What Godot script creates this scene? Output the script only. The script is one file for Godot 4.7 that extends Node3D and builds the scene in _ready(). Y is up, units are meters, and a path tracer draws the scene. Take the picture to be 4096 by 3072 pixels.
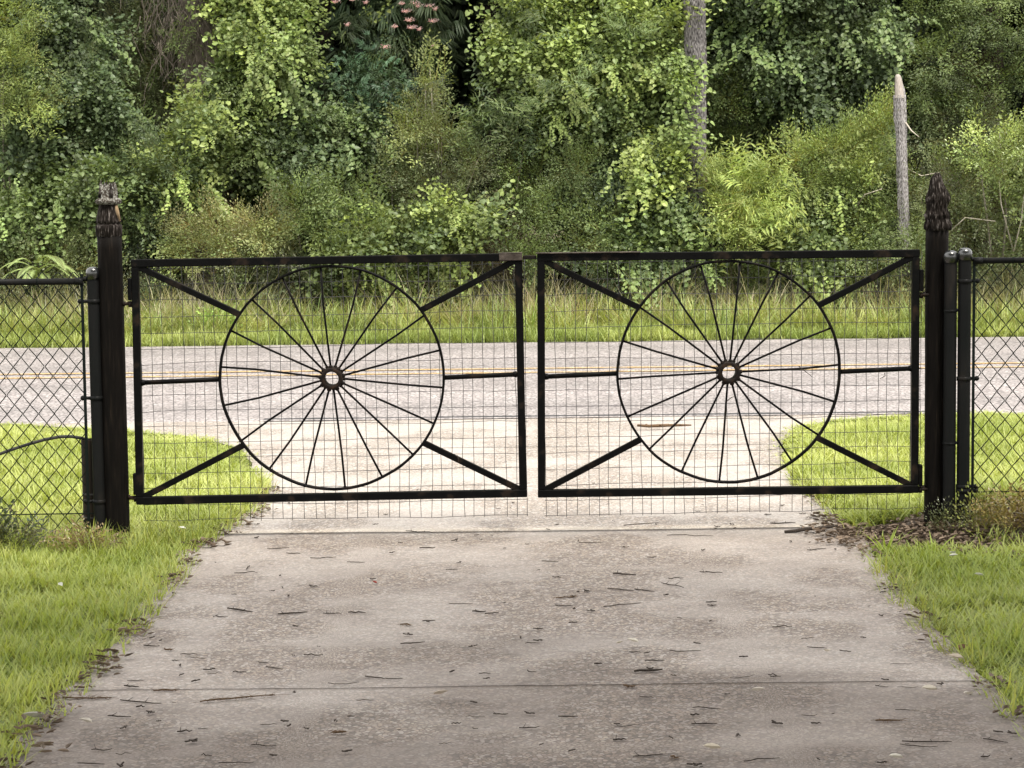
extends Node3D

var taken := {}
var rng := RandomNumberGenerator.new()
var wob := FastNoiseLite.new()
var M := {}
var sprigs := {}


func _ready():
	rng.seed = 4711
	wob.seed = 11
	wob.frequency = 1.0
	camera_and_light()
	materials()
	setting()
	gates()
	posts_and_fences()
	forest()
	verge_and_lawns()
	bed_plants()
	debris()


# ---------------------------------------------------------------- camera, sky, sun, exposure
func camera_and_light():
	var cam := Camera3D.new()
	cam.name = "camera"
	cam.position = Vector3(0, 1.8, 0)
	cam.rotation_degrees = Vector3(-5.558, 0, -0.65)
	cam.fov = 19.108
	cam.near = 0.1
	cam.far = 900.0
	add_child(cam)
	cam.current = true
	var env := Environment.new()
	env.background_mode = Environment.BG_SKY
	var sky := Sky.new()
	var sm := ProceduralSkyMaterial.new()
	sm.sky_top_color = Color(0.955, 0.95, 0.945)
	sm.sky_horizon_color = Color(0.93, 0.92, 0.91)
	sm.sky_curve = 0.2
	sm.ground_bottom_color = Color(0.20, 0.22, 0.16)
	sm.ground_horizon_color = Color(0.55, 0.57, 0.50)
	sm.sun_angle_max = 1.0
	sky.sky_material = sm
	env.sky = sky
	env.ambient_light_source = Environment.AMBIENT_SOURCE_SKY
	env.tonemap_mode = Environment.TONE_MAPPER_LINEAR
	env.tonemap_exposure = 2.7
	env.sdfgi_enabled = true
	env.ssao_enabled = true
	env.ssil_enabled = true
	var we := WorldEnvironment.new()
	we.name = "world_environment"
	we.environment = env
	add_child(we)
	var sun := DirectionalLight3D.new()
	sun.name = "sun"
	sun.light_energy = 0.75
	sun.light_angular_distance = 16.0
	sun.light_color = Color(1.0, 0.975, 0.93)
	sun.shadow_enabled = true
	sun.rotation_degrees = Vector3(-62, 30, 0)
	add_child(sun)


# ---------------------------------------------------------------- naming
func numbered(called: String) -> String:
	var n: int = taken.get(called, 0)
	taken[called] = n + 1
	return called if n == 0 else "%s_%03d" % [called, n]


func thing(called: String, label: String, category: String, at := Vector3.ZERO, group := "") -> Node3D:
	var o := Node3D.new()
	o.name = numbered(called)
	add_child(o, true)
	o.position = at
	tag(o, label, category, group)
	return o


func tag(o: Node3D, label: String, category: String, group := "") -> Node3D:
	o.set_meta("label", label)
	o.set_meta("category", category)
	if group:
		o.set_meta("group", group)
	return o


func part(called: String, mesh: Mesh, m: Material, parent: Node3D) -> MeshInstance3D:
	var o := MeshInstance3D.new()
	o.name = called if parent != self else numbered(called)
	o.mesh = mesh
	o.material_override = m
	parent.add_child(o, true)
	return o


func struct(called: String, mesh: Mesh, m: Material, parent: Node3D = self, label := "") -> MeshInstance3D:
	var o := part(called, mesh, m, parent)
	if parent == self:
		o.set_meta("kind", "structure")
	if label:
		o.set_meta("label", label)
	return o


func stuff(o: Node3D) -> Node3D:
	o.set_meta("kind", "stuff")
	return o


# ---------------------------------------------------------------- shapes
func begin(flat := true) -> SurfaceTool:
	var st := SurfaceTool.new()
	st.begin(Mesh.PRIMITIVE_TRIANGLES)
	st.set_smooth_group(-1 if flat else 0)
	return st


func done(st: SurfaceTool) -> ArrayMesh:
	st.generate_normals()
	return st.commit()


func tri(st: SurfaceTool, a: Vector3, b: Vector3, c: Vector3):   # counter-clockwise seen from outside
	st.add_vertex(a)
	st.add_vertex(c)
	st.add_vertex(b)


func quad(st: SurfaceTool, a: Vector3, b: Vector3, c: Vector3, d: Vector3):
	tri(st, a, b, c)
	tri(st, a, c, d)


func beam(st: SurfaceTool, p: Vector3, q: Vector3, w: float, d: float, c := 0.003, up := Vector3.BACK):   # bevelled bar; w across, d along up
	var t := (q - p).normalized()
	var v := (up - t * up.dot(t)).normalized()
	var u := v.cross(t)
	var a := w / 2
	var b := d / 2
	var prof := [Vector2(a, -b + c), Vector2(a, b - c), Vector2(a - c, b), Vector2(-a + c, b), Vector2(-a, b - c), Vector2(-a, -b + c), Vector2(-a + c, -b), Vector2(a - c, -b)]
	var lo := []
	var hi := []
	var ilo := []
	var ihi := []
	for e in prof:
		var s: Vector3 = u * e.x + v * e.y
		var n: Vector3 = u * (e.x * (a - c) / a) + v * (e.y * (b - c) / b)
		lo.append(p + s + t * c)
		hi.append(q + s - t * c)
		ilo.append(p + n)
		ihi.append(q + n)
	for k in 8:
		var j := (k + 1) % 8
		quad(st, lo[k], lo[j], hi[j], hi[k])
		quad(st, hi[k], hi[j], ihi[j], ihi[k])
		quad(st, ilo[k], ilo[j], lo[j], lo[k])
		if k > 0 and k < 7:
			tri(st, ihi[0], ihi[k], ihi[j])
			tri(st, ilo[0], ilo[j], ilo[k])


func tube(st: SurfaceTool, pts: Array, r: Array, sides := 8, flat_y := 1.0):   # swept round bar
	var n := pts.size()
	var rings := []
	var u := Vector3.ZERO
	for i in n:
		var t: Vector3 = (pts[mini(i + 1, n - 1)] - pts[maxi(i - 1, 0)]).normalized()
		if i == 0:
			u = t.cross(Vector3.UP if absf(t.y) < 0.9 else Vector3.RIGHT).normalized()
		else:
			u = (u - t * u.dot(t)).normalized()
		var v := t.cross(u)
		var ring := []
		for k in sides:
			var a := TAU * k / sides
			ring.append(pts[i] + (u * cos(a) + v * sin(a) * flat_y) * float(r[mini(i, r.size() - 1)]))
		rings.append(ring)
	for i in n - 1:
		for k in sides:
			var j := (k + 1) % sides
			quad(st, rings[i][k], rings[i][j], rings[i + 1][j], rings[i + 1][k])
	for k in range(1, sides - 1):
		tri(st, rings[0][0], rings[0][k + 1], rings[0][k])
		tri(st, rings[n - 1][0], rings[n - 1][k], rings[n - 1][k + 1])


func lathe(st: SurfaceTool, prof: Array, sides := 24, at := Vector3.ZERO):   # [radius, y] upwards
	var n := prof.size()
	for i in n - 1:
		for k in sides:
			var a := TAU * k / sides
			var b := TAU * (k + 1) / sides
			var p0 := at + Vector3(cos(a) * prof[i][0], prof[i][1], -sin(a) * prof[i][0])
			var p1 := at + Vector3(cos(b) * prof[i][0], prof[i][1], -sin(b) * prof[i][0])
			var p2 := at + Vector3(cos(b) * prof[i + 1][0], prof[i + 1][1], -sin(b) * prof[i + 1][0])
			var p3 := at + Vector3(cos(a) * prof[i + 1][0], prof[i + 1][1], -sin(a) * prof[i + 1][0])
			if prof[i + 1][0] > 0.0005:
				tri(st, p0, p2, p3)
			if prof[i][0] > 0.0005:
				tri(st, p0, p1, p2)


func ring(st: SurfaceTool, c: Vector3, r0: float, r1: float, depth: float, sides := 72, wobble := 0.0):   # hoop round z, rectangular section
	for k in sides:
		var a := TAU * k / sides
		var b := TAU * (k + 1) / sides
		var wa := wobble * wob.get_noise_2d(cos(a) * 1.3 + c.x * 9, sin(a) * 1.3)
		var wb := wobble * wob.get_noise_2d(cos(b) * 1.3 + c.x * 9, sin(b) * 1.3)
		var ea := Vector3(cos(a), sin(a), 0)
		var eb := Vector3(cos(b), sin(b), 0)
		var f := Vector3(0, 0, depth / 2)
		quad(st, c + ea * (r0 + wa) + f, c + ea * (r1 + wa) + f, c + eb * (r1 + wb) + f, c + eb * (r0 + wb) + f)
		quad(st, c + ea * (r1 + wa) - f, c + ea * (r0 + wa) - f, c + eb * (r0 + wb) - f, c + eb * (r1 + wb) - f)
		quad(st, c + ea * (r1 + wa) - f, c + eb * (r1 + wb) - f, c + eb * (r1 + wb) + f, c + ea * (r1 + wa) + f)
		quad(st, c + ea * (r0 + wa) + f, c + eb * (r0 + wb) + f, c + eb * (r0 + wb) - f, c + ea * (r0 + wa) - f)


func ball(st: SurfaceTool, c: Vector3, r: float):
	lathe(st, [[0.0, -r], [r * 0.7, -r * 0.7], [r, 0.0], [r * 0.7, r * 0.7], [0.0, r]], 8, c)


func bole(pts: Array, radii: Array, sides: int, amp: float, ridges: float, stretch: float, key: int, top_jag := 0.0) -> ArrayMesh:   # a round trunk or post with ridged, uneven surface
	var st := begin(false)
	var n := pts.size()
	var rows := []
	for i in n:
		var row := []
		for k in sides:
			var a := TAU * k / sides
			var e := Vector3(cos(a), 0, -sin(a))
			var y: float = pts[i].y
			var g := wob.get_noise_3d(e.x * ridges + key, y * stretch, e.z * ridges)
			g = g + 0.5 * wob.get_noise_3d(e.x * ridges * 2.3 + key, y * stretch * 3.0 + 9, e.z * ridges * 2.3)
			var r: float = radii[i] * (1.0 + amp * g)
			var up := 0.0
			if top_jag > 0.0 and i >= n - 3:
				up = top_jag * wob.get_noise_2d(e.x * 2.6 + key, e.z * 2.6) * (1.0 if i == n - 1 else 0.7 if i == n - 2 else 0.3)
			row.append(pts[i] + e * r + Vector3(0, up, 0))
		rows.append(row)
	for i in n - 1:
		for k in sides:
			var j := (k + 1) % sides
			quad(st, rows[i][k], rows[i][j], rows[i + 1][j], rows[i + 1][k])
	for k in sides:
		tri(st, pts[n - 1] - Vector3(0, 0.02, 0), rows[n - 1][k], rows[n - 1][(k + 1) % sides])
	return done(st)


func bole_path(a: Vector3, b: Vector3, rows: int, r0: float, r1: float, bend: Vector3 = Vector3.ZERO) -> Array:
	var pts := []
	var rad := []
	for i in rows + 1:
		var t := float(i) / rows
		pts.append(a.lerp(b, t) + bend * sin(t * PI))
		rad.append(lerpf(r0, r1, t))
	return [pts, rad]


# ---------------------------------------------------------------- materials
func plain(c: Color, rough: float, metal := 0.0) -> StandardMaterial3D:   # c is linear
	var m := StandardMaterial3D.new()
	m.albedo_color = c.linear_to_srgb()
	m.roughness = rough
	m.metallic = metal
	return m


func leafy(rough: float, through: float, spec := 0.5) -> StandardMaterial3D:
	var m := StandardMaterial3D.new()
	m.vertex_color_use_as_albedo = true
	m.roughness = rough
	m.metallic_specular = spec
	m.cull_mode = BaseMaterial3D.CULL_DISABLED
	m.backlight_enabled = true
	m.backlight = Color(through, through, through * 0.75)
	return m


func noise_tex(kind: int, freq: float, key: int, stops: Array, size := 512, octaves := 4, normal := false) -> NoiseTexture2D:
	var n := FastNoiseLite.new()
	n.noise_type = kind
	n.frequency = freq
	n.seed = key
	n.fractal_octaves = octaves
	var t := NoiseTexture2D.new()
	t.width = size
	t.height = size
	t.seamless = true
	t.noise = n
	if normal:
		t.as_normal_map = true
		t.bump_strength = 6.0
	elif stops:
		var g := Gradient.new()
		g.offsets = PackedFloat32Array(stops.map(func(s): return s[0]))
		g.colors = PackedColorArray(stops.map(func(s): return s[1].linear_to_srgb()))
		t.color_ramp = g
	return t


func tri_mat(tex: Texture2D, scale: Vector3, rough: float, metal := 0.0, bump: Texture2D = null, bump_scale := 1.0) -> StandardMaterial3D:
	var m := StandardMaterial3D.new()
	m.albedo_texture = tex
	m.roughness = rough
	m.metallic = metal
	m.uv1_triplanar = true
	m.uv1_world_triplanar = true
	m.uv1_scale = scale
	m.metallic_specular = 0.14
	if bump:
		m.heightmap_enabled = true
		m.heightmap_texture = bump
		m.heightmap_scale = bump_scale
	return m


func pebbles(size: int, freq: float, key: int, palette: Array, gap: Color, gap_at: float) -> ImageTexture:   # stones set in binder, each with its own tone
	var n := FastNoiseLite.new()
	n.noise_type = FastNoiseLite.TYPE_CELLULAR
	n.frequency = freq
	n.seed = key
	n.fractal_type = FastNoiseLite.FRACTAL_NONE
	n.cellular_jitter = 1.0
	n.cellular_return_type = FastNoiseLite.RETURN_CELL_VALUE
	var cell := n.get_seamless_image(size, size)
	n.cellular_return_type = FastNoiseLite.RETURN_DISTANCE2_SUB
	var edge := n.get_seamless_image(size, size)
	cell.convert(Image.FORMAT_L8)
	edge.convert(Image.FORMAT_L8)
	var a := cell.get_data()
	var b := edge.get_data()
	var out := PackedByteArray()
	out.resize(size * size * 3)
	var tones := []
	for i in 256:
		var c: Color = palette[(i * 7 + i / 3) % palette.size()]
		tones.append(c * (0.82 + 0.36 * fmod(i * 0.618, 1.0)))
	for i in size * size:
		var c: Color = tones[a[i]]
		var k := clampf(b[i] / 255.0 / gap_at, 0.0, 1.0)
		c = gap.lerp(c, k).linear_to_srgb()
		out[i * 3] = clampi(int(c.r * 255.0), 0, 255)
		out[i * 3 + 1] = clampi(int(c.g * 255.0), 0, 255)
		out[i * 3 + 2] = clampi(int(c.b * 255.0), 0, 255)
	return ImageTexture.create_from_image(Image.create_from_data(size, size, false, Image.FORMAT_RGB8, out))


func materials():
	var S := FastNoiseLite.TYPE_SIMPLEX_SMOOTH
	var grain := noise_tex(S, 0.05, 3, [], 512, 5)
	M.paint = tri_mat(noise_tex(S, 0.012, 5, [[0.0, Color(0.004, 0.004, 0.004)], [0.62, Color(0.005, 0.005, 0.005)], [0.75, Color(0.014, 0.011, 0.009)], [1.0, Color(0.026, 0.017, 0.012)]], 512, 5), Vector3(1.3, 1.3, 1.3), 0.38, 0.0, grain, 0.05)
	M.rusty = tri_mat(noise_tex(S, 0.02, 8, [[0.0, Color(0.010, 0.009, 0.009)], [0.45, Color(0.013, 0.011, 0.010)], [0.75, Color(0.026, 0.017, 0.012)], [1.0, Color(0.06, 0.035, 0.022)]], 512, 5), Vector3(2.2, 2.2, 2.2), 0.5, 0.0, grain, 0.08)
	M.worn = tri_mat(noise_tex(S, 0.02, 18, [[0.0, Color(0.03, 0.024, 0.02)], [0.6, Color(0.07, 0.058, 0.05)], [1.0, Color(0.15, 0.12, 0.10)]], 256, 4), Vector3(3, 3, 3), 0.5, 0.0, grain, 0.08)
	M.wire = plain(Color(0.035, 0.032, 0.034), 0.5)
	M.vinyl = plain(Color(0.008, 0.011, 0.010), 0.4)
	M.vinyl.metallic_specular = 0.12
	M.pipe = tri_mat(noise_tex(S, 0.015, 6, [[0.0, Color(0.007, 0.008, 0.008)], [0.7, Color(0.011, 0.011, 0.011)], [1.0, Color(0.030, 0.024, 0.020)]], 256, 4), Vector3(1.5, 0.5, 1.5), 0.36)
	M.cap = plain(Color(0.010, 0.011, 0.0115), 0.26)
	M.cap.metallic_specular = 0.75
	M.pipe.metallic_specular = 0.16
	M.hose = tri_mat(noise_tex(S, 0.02, 26, [[0.0, Color(0.03, 0.03, 0.032)], [1.0, Color(0.07, 0.068, 0.066)]], 256, 4), Vector3(2, 2, 2), 0.5)
	M.stub = tri_mat(noise_tex(S, 0.02, 27, [[0.0, Color(0.012, 0.011, 0.010)], [0.6, Color(0.03, 0.023, 0.017)], [1.0, Color(0.07, 0.05, 0.032)]], 256, 4), Vector3(3, 0.4, 3), 0.6)
	M.wood = tri_mat(noise_tex(S, 0.03, 7, [[0.0, Color(0.004, 0.0035, 0.003)], [0.55, Color(0.006, 0.005, 0.0045)], [0.8, Color(0.010, 0.008, 0.0065)], [1.0, Color(0.028, 0.020, 0.015)]], 512, 5), Vector3(3.5, 0.25, 3.5), 0.62, 0.0, grain, 0.25)
	M.rot = tri_mat(noise_tex(S, 0.045, 9, [[0.0, Color(0.008, 0.006, 0.005)], [0.42, Color(0.010, 0.0085, 0.0075)], [0.56, Color(0.020, 0.0155, 0.013)], [0.68, Color(0.060, 0.051, 0.046)], [0.80, Color(0.22, 0.20, 0.185)]], 512, 4), Vector3(4, 0.7, 4), 0.85, 0.0, grain, 0.4)
	M.lichen = tri_mat(noise_tex(S, 0.05, 19, [[0.0, Color(0.02, 0.016, 0.013)], [0.45, Color(0.05, 0.04, 0.032)], [0.62, Color(0.22, 0.22, 0.2)], [1.0, Color(0.55, 0.55, 0.52)]], 256, 4), Vector3(7, 6, 7), 0.85)
	M.split = tri_mat(noise_tex(S, 0.04, 29, [[0.0, Color(0.12, 0.075, 0.04)], [1.0, Color(0.38, 0.29, 0.19)]], 256, 4), Vector3(5, 1, 5), 0.8)
	M.bark = tri_mat(noise_tex(S, 0.04, 12, [[0.0, Color(0.02, 0.018, 0.017)], [0.4, Color(0.065, 0.06, 0.06)], [0.52, Color(0.16, 0.15, 0.148)], [0.65, Color(0.27, 0.255, 0.25)], [1.0, Color(0.4, 0.38, 0.37)]], 512, 5), Vector3(4.5, 0.7, 4.5), 0.9, 0.0, grain, 1.0)
	M.grey_bark = tri_mat(noise_tex(S, 0.04, 13, [[0.0, Color(0.03, 0.026, 0.025)], [0.38, Color(0.13, 0.12, 0.118)], [0.5, Color(0.30, 0.285, 0.28)], [0.62, Color(0.42, 0.40, 0.395)], [1.0, Color(0.56, 0.54, 0.53)]], 512, 5), Vector3(6.0, 0.9, 6.0), 0.9, 0.0, grain, 1.0)
	M.brown_bark = tri_mat(noise_tex(S, 0.04, 14, [[0.0, Color(0.018, 0.014, 0.012)], [0.5, Color(0.05, 0.04, 0.033)], [1.0, Color(0.13, 0.105, 0.085)]], 512, 5), Vector3(3.0, 0.5, 3.0), 0.9, 0.0, grain, 1.0)
	M.cut_wood = tri_mat(noise_tex(S, 0.04, 15, [[0.0, Color(0.20, 0.175, 0.155)], [1.0, Color(0.50, 0.45, 0.41)]], 256, 4), Vector3(8, 2, 8), 0.85)
	M.twig = tri_mat(noise_tex(S, 0.05, 16, [[0.0, Color(0.022, 0.018, 0.016)], [0.6, Color(0.055, 0.045, 0.038)], [1.0, Color(0.12, 0.10, 0.085)]], 256, 4), Vector3(9, 9, 9), 0.85)
	M.straw = tri_mat(noise_tex(S, 0.05, 17, [[0.0, Color(0.05, 0.032, 0.02)], [1.0, Color(0.20, 0.13, 0.08)]], 256, 4), Vector3(9, 9, 9), 0.85)
	M.stem = plain(Color(0.19, 0.17, 0.13), 0.8)
	M.pale_stem = plain(Color(0.42, 0.38, 0.31), 0.8)
	M.dead_vine = tri_mat(noise_tex(S, 0.03, 21, [[0.0, Color(0.10, 0.085, 0.07)], [1.0, Color(0.26, 0.225, 0.185)]], 256, 4), Vector3(4, 1, 4), 0.9)
	M.leaf = leafy(0.5, 0.85, 0.5)
	M.glossy_leaf = leafy(0.34, 0.55)
	M.dry_leaf = leafy(0.7, 0.3, 0.3)
	M.grass = leafy(0.5, 0.9, 0.35)
	M.petal = leafy(0.7, 0.8, 0.3)
	# concrete: grain and patches of bared aggregate; its stains and painted near shade are vertex colours
	var c := StandardMaterial3D.new()
	c.vertex_color_use_as_albedo = true
	c.albedo_texture = noise_tex(S, 0.09, 31, [[0.0, Color(0.72, 0.71, 0.70)], [0.5, Color(0.95, 0.95, 0.95)], [1.0, Color(1, 1, 1)]], 1024, 5)
	c.roughness = 0.85
	c.detail_enabled = true
	c.detail_blend_mode = BaseMaterial3D.BLEND_MODE_MUL
	c.detail_uv_layer = BaseMaterial3D.DETAIL_UV_2
	c.detail_albedo = pebbles(1024, 0.10, 41, [Color(1.0, 0.96, 0.90), Color(0.70, 0.65, 0.61), Color(0.92, 0.85, 0.77), Color(0.48, 0.45, 0.43), Color(1.15, 1.14, 1.12), Color(0.80, 0.72, 0.64), Color(0.62, 0.57, 0.53)], Color(0.31, 0.28, 0.26), 0.28)
	c.detail_mask = noise_tex(S, 0.006, 33, [[0.0, Color(0.16, 0.16, 0.16)], [0.40, Color(0.28, 0.28, 0.28)], [0.60, Color(0.9, 0.9, 0.9)], [1.0, Color(1, 1, 1)]], 512, 5)
	M.concrete = c
	var r := StandardMaterial3D.new()
	r.vertex_color_use_as_albedo = true
	r.albedo_texture = pebbles(1024, 0.085, 43, [Color(1.0, 0.97, 0.95), Color(0.72, 0.69, 0.68), Color(0.92, 0.89, 0.87), Color(0.56, 0.54, 0.54), Color(0.82, 0.78, 0.76), Color(1, 0.98, 0.97)], Color(0.27, 0.255, 0.255), 0.34)
	r.roughness = 0.75
	M.asphalt = r
	var y := StandardMaterial3D.new()
	y.vertex_color_use_as_albedo = true
	y.albedo_texture = r.albedo_texture
	y.roughness = 0.7
	M.yellow = y
	var g := StandardMaterial3D.new()
	g.vertex_color_use_as_albedo = true
	g.albedo_texture = noise_tex(S, 0.06, 35, [[0.0, Color(0.35, 0.33, 0.30)], [1.0, Color(1, 1, 1)]], 512, 5)
	g.roughness = 0.95
	M.soil = g
	M.tar = plain(Color(0.035, 0.034, 0.036), 0.7)


# ---------------------------------------------------------------- the setting: ground, driveway, road
const LEFT_EDGE := [[-4.0, -1.55], [-6.7, -1.555], [-7.8, -1.55], [-8.2, -1.515], [-8.8, -1.50], [-9.5, -1.51], [-9.8, -1.475], [-10.45, -1.53], [-10.7, -1.52], [-11.1, -1.44], [-11.8, -1.36], [-12.3, -1.36], [-13.15, -1.49], [-14.25, -1.66], [-14.85, -1.93], [-15.2, -2.2], [-15.5, -2.7], [-16.0, -3.6]]
const RIGHT_EDGE := [[-4.0, 1.66], [-6.7, 1.65], [-7.25, 1.64], [-7.8, 1.62], [-8.55, 1.60], [-9.15, 1.59], [-9.7, 1.60], [-10.4, 1.64], [-10.8, 1.635], [-11.1, 1.59], [-11.8, 1.61], [-12.7, 1.61], [-13.35, 1.58], [-14.3, 1.67], [-15.2, 1.88], [-15.6, 2.2], [-15.8, 2.6], [-16.05, 3.4]]
const ROAD_NEAR := -15.98
const ROAD_FAR := -22.82


func along(table: Array, z: float) -> float:
	for i in table.size() - 1:
		if z >= table[i + 1][0]:
			return lerpf(table[i][1], table[i + 1][1], clampf((z - table[i][0]) / (table[i + 1][0] - table[i][0]), 0.0, 1.0))
	return table[-1][1]


func on_drive(x: float, z: float, margin := 0.0) -> bool:
	return z > ROAD_NEAR - 0.1 and x > along(LEFT_EDGE, z) - margin and x < along(RIGHT_EDGE, z) + margin


func grassy(x: float, z: float) -> bool:   # where the turf stops short of the flared apron and the road
	return not (z < -15.3 or z < -13.0 and on_drive(x, z - 0.75, 0.05))


func height(x: float, z: float) -> float:
	var h := -0.035 + 0.012 * wob.get_noise_2d(x * 1.1, z * 1.1)
	if z < ROAD_NEAR - 0.3 and z > ROAD_FAR + 0.3:
		h = -0.10
	if z < -12.0:
		h += 0.022
	var d := Vector2((x - 2.75) / 1.15, (z + 11.15) / 0.85).length()
	h += 0.13 * smoothstep(1.0, 0.25, d)
	if z < -23.6:
		h += 0.10 * smoothstep(-23.6, -26.0, z)
	return h


func setting():
	# ground: one sheet, fine where it is near, stretching to the horizon
	var xs := []
	var zs := []
	for x in [-400.0, -120.0, -50.0, -25.0, -14.0]:
		xs.append(x)
	for i in 101:
		xs.append(-10.0 + 0.2 * i)
	for x in [14.0, 25.0, 50.0, 120.0, 400.0]:
		xs.append(x)
	for z in [400.0, 120.0, 40.0, 12.0, 0.0]:
		zs.append(z)
	for i in 151:
		zs.append(-4.0 - 0.2 * i)
	for z in [-40.0, -60.0, -120.0, -400.0]:
		zs.append(z)
	var st := begin(false)
	for z in zs:
		for x in xs:
			var n := wob.get_noise_2d(x * 0.9, z * 0.9)
			var c := Color(0.130, 0.150, 0.055).lerp(Color(0.150, 0.125, 0.080), clampf(0.4 + n * 0.8, 0.0, 1.0))
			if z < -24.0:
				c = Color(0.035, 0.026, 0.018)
			if Vector2((x - 2.2) / 1.0, (z + 10.95) / 0.6).length() < 1.0:
				c = Color(0.13, 0.10, 0.078)
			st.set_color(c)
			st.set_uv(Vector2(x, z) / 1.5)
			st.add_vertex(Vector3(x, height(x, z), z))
	var w := xs.size()
	for j in zs.size() - 1:
		for i in w - 1:
			var a := j * w + i
			for k in [a, a + w + 1, a + w, a, a + 1, a + w + 1]:
				st.add_index(k)
	struct("ground", flipped(st), M.soil)
	# the driveway is poured in slabs
	var drive := Node3D.new()
	drive.name = "driveway"
	drive.set_meta("kind", "structure")
	add_child(drive)
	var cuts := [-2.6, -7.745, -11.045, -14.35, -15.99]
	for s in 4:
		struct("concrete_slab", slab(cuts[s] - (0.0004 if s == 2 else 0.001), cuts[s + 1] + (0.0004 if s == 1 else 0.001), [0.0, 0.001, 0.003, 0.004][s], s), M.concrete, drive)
	# road
	st = begin(false)
	var rows := 36
	var cols := 240
	for j in rows + 1:
		var z := lerpf(ROAD_NEAR, ROAD_FAR, float(j) / rows)
		for i in cols + 1:
			var x := lerpf(-60.0, 60.0, float(i) / cols)
			var edge := 0.0
			if j == 0:
				edge = 0.05 * wob.get_noise_2d(x * 1.7, 3.0)
			elif j == rows:
				edge = 0.10 * wob.get_noise_2d(x * 1.2, 9.0)
			var lane := absf(fposmod(z - ROAD_NEAR, 3.42) - 1.71)
			var t := 0.88 + 0.10 * cos(lane * 3.6) + 0.16 * wob.get_noise_2d(x * 0.25, z * 1.6)
			st.set_color(Color(0.405, 0.38, 0.375) * t)
			st.set_uv(Vector2(x, z) / 3.0)
			st.add_vertex(Vector3(x, 0.012 * sin(PI * j / rows) - 0.002, z + edge))
	for j in rows:
		for i in cols:
			var a := j * (cols + 1) + i
			for k in [a, a + cols + 2, a + cols + 1, a, a + 1, a + cols + 2]:
				st.add_index(k)
	var top := (rows + 1) * (cols + 1)
	for i in cols + 1:   # broken edge that drops to the turf
		var x := lerpf(-60.0, 60.0, float(i) / cols)
		st.set_color(Color(0.30, 0.275, 0.255))
		st.set_uv(Vector2(x, ROAD_NEAR + 0.1) / 3.0)
		st.add_vertex(Vector3(x, -0.06, ROAD_NEAR + 0.04 + 0.05 * wob.get_noise_2d(x * 1.7, 3.0)))
	for i in cols:
		for k in [i, top + i, top + i + 1, i, top + i + 1, i + 1]:
			st.add_index(k)
	struct("road", flipped(st), M.asphalt)
	for line in [[-19.31, 0.11], [-19.68, 0.11]]:
		st = begin(true)
		for i in 240:
			var x := -24.0 + 0.2 * i
			var e := 0.012 * wob.get_noise_2d(x * 3.0, line[0])
			var f := 0.012 * wob.get_noise_2d(x * 3.0 + 0.6, line[0])
			var y := 0.0155
			st.set_color(Color(0.60, 0.42, 0.20).lerp(Color(0.52, 0.44, 0.33), clampf(0.35 + wob.get_noise_2d(x * 2.2, line[0] * 5.0), 0.0, 1.0)))
			for p in [Vector2(0, 0), Vector2(1, 1), Vector2(1, 0), Vector2(0, 0), Vector2(0, 1), Vector2(1, 1)]:
				var q := Vector3(x + p.x * 0.2, y, line[0] + (e if p.x == 0 else f) - p.y * line[1])
				st.set_uv(Vector2(q.x, q.z) / 2.4)
				st.add_vertex(q)
		struct("road_marking", done(st), M.yellow)
	# dark seam where the drive meets the asphalt
	st = begin(true)
	for i in 60:
		var x := -1.75 + 0.083 * i
		for side in 1:
			var a0 := 0.012 + 0.03 * maxf(0.0, 0.4 + wob.get_noise_2d(x * 2.1, 1.0))
			var a1 := 0.012 + 0.03 * maxf(0.0, 0.4 + wob.get_noise_2d((x + 0.083) * 2.1, 1.0))
			quad(st, Vector3(x, 0.0175, -15.955 + a0), Vector3(x + 0.083, 0.0175, -15.955 + a1), Vector3(x + 0.083, 0.0175, -15.99 - a1), Vector3(x, 0.0175, -15.99 - a0))
	struct("road_seam", done(st), M.tar)


func flipped(st: SurfaceTool) -> ArrayMesh:
	st.generate_normals()
	return st.commit()


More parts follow.
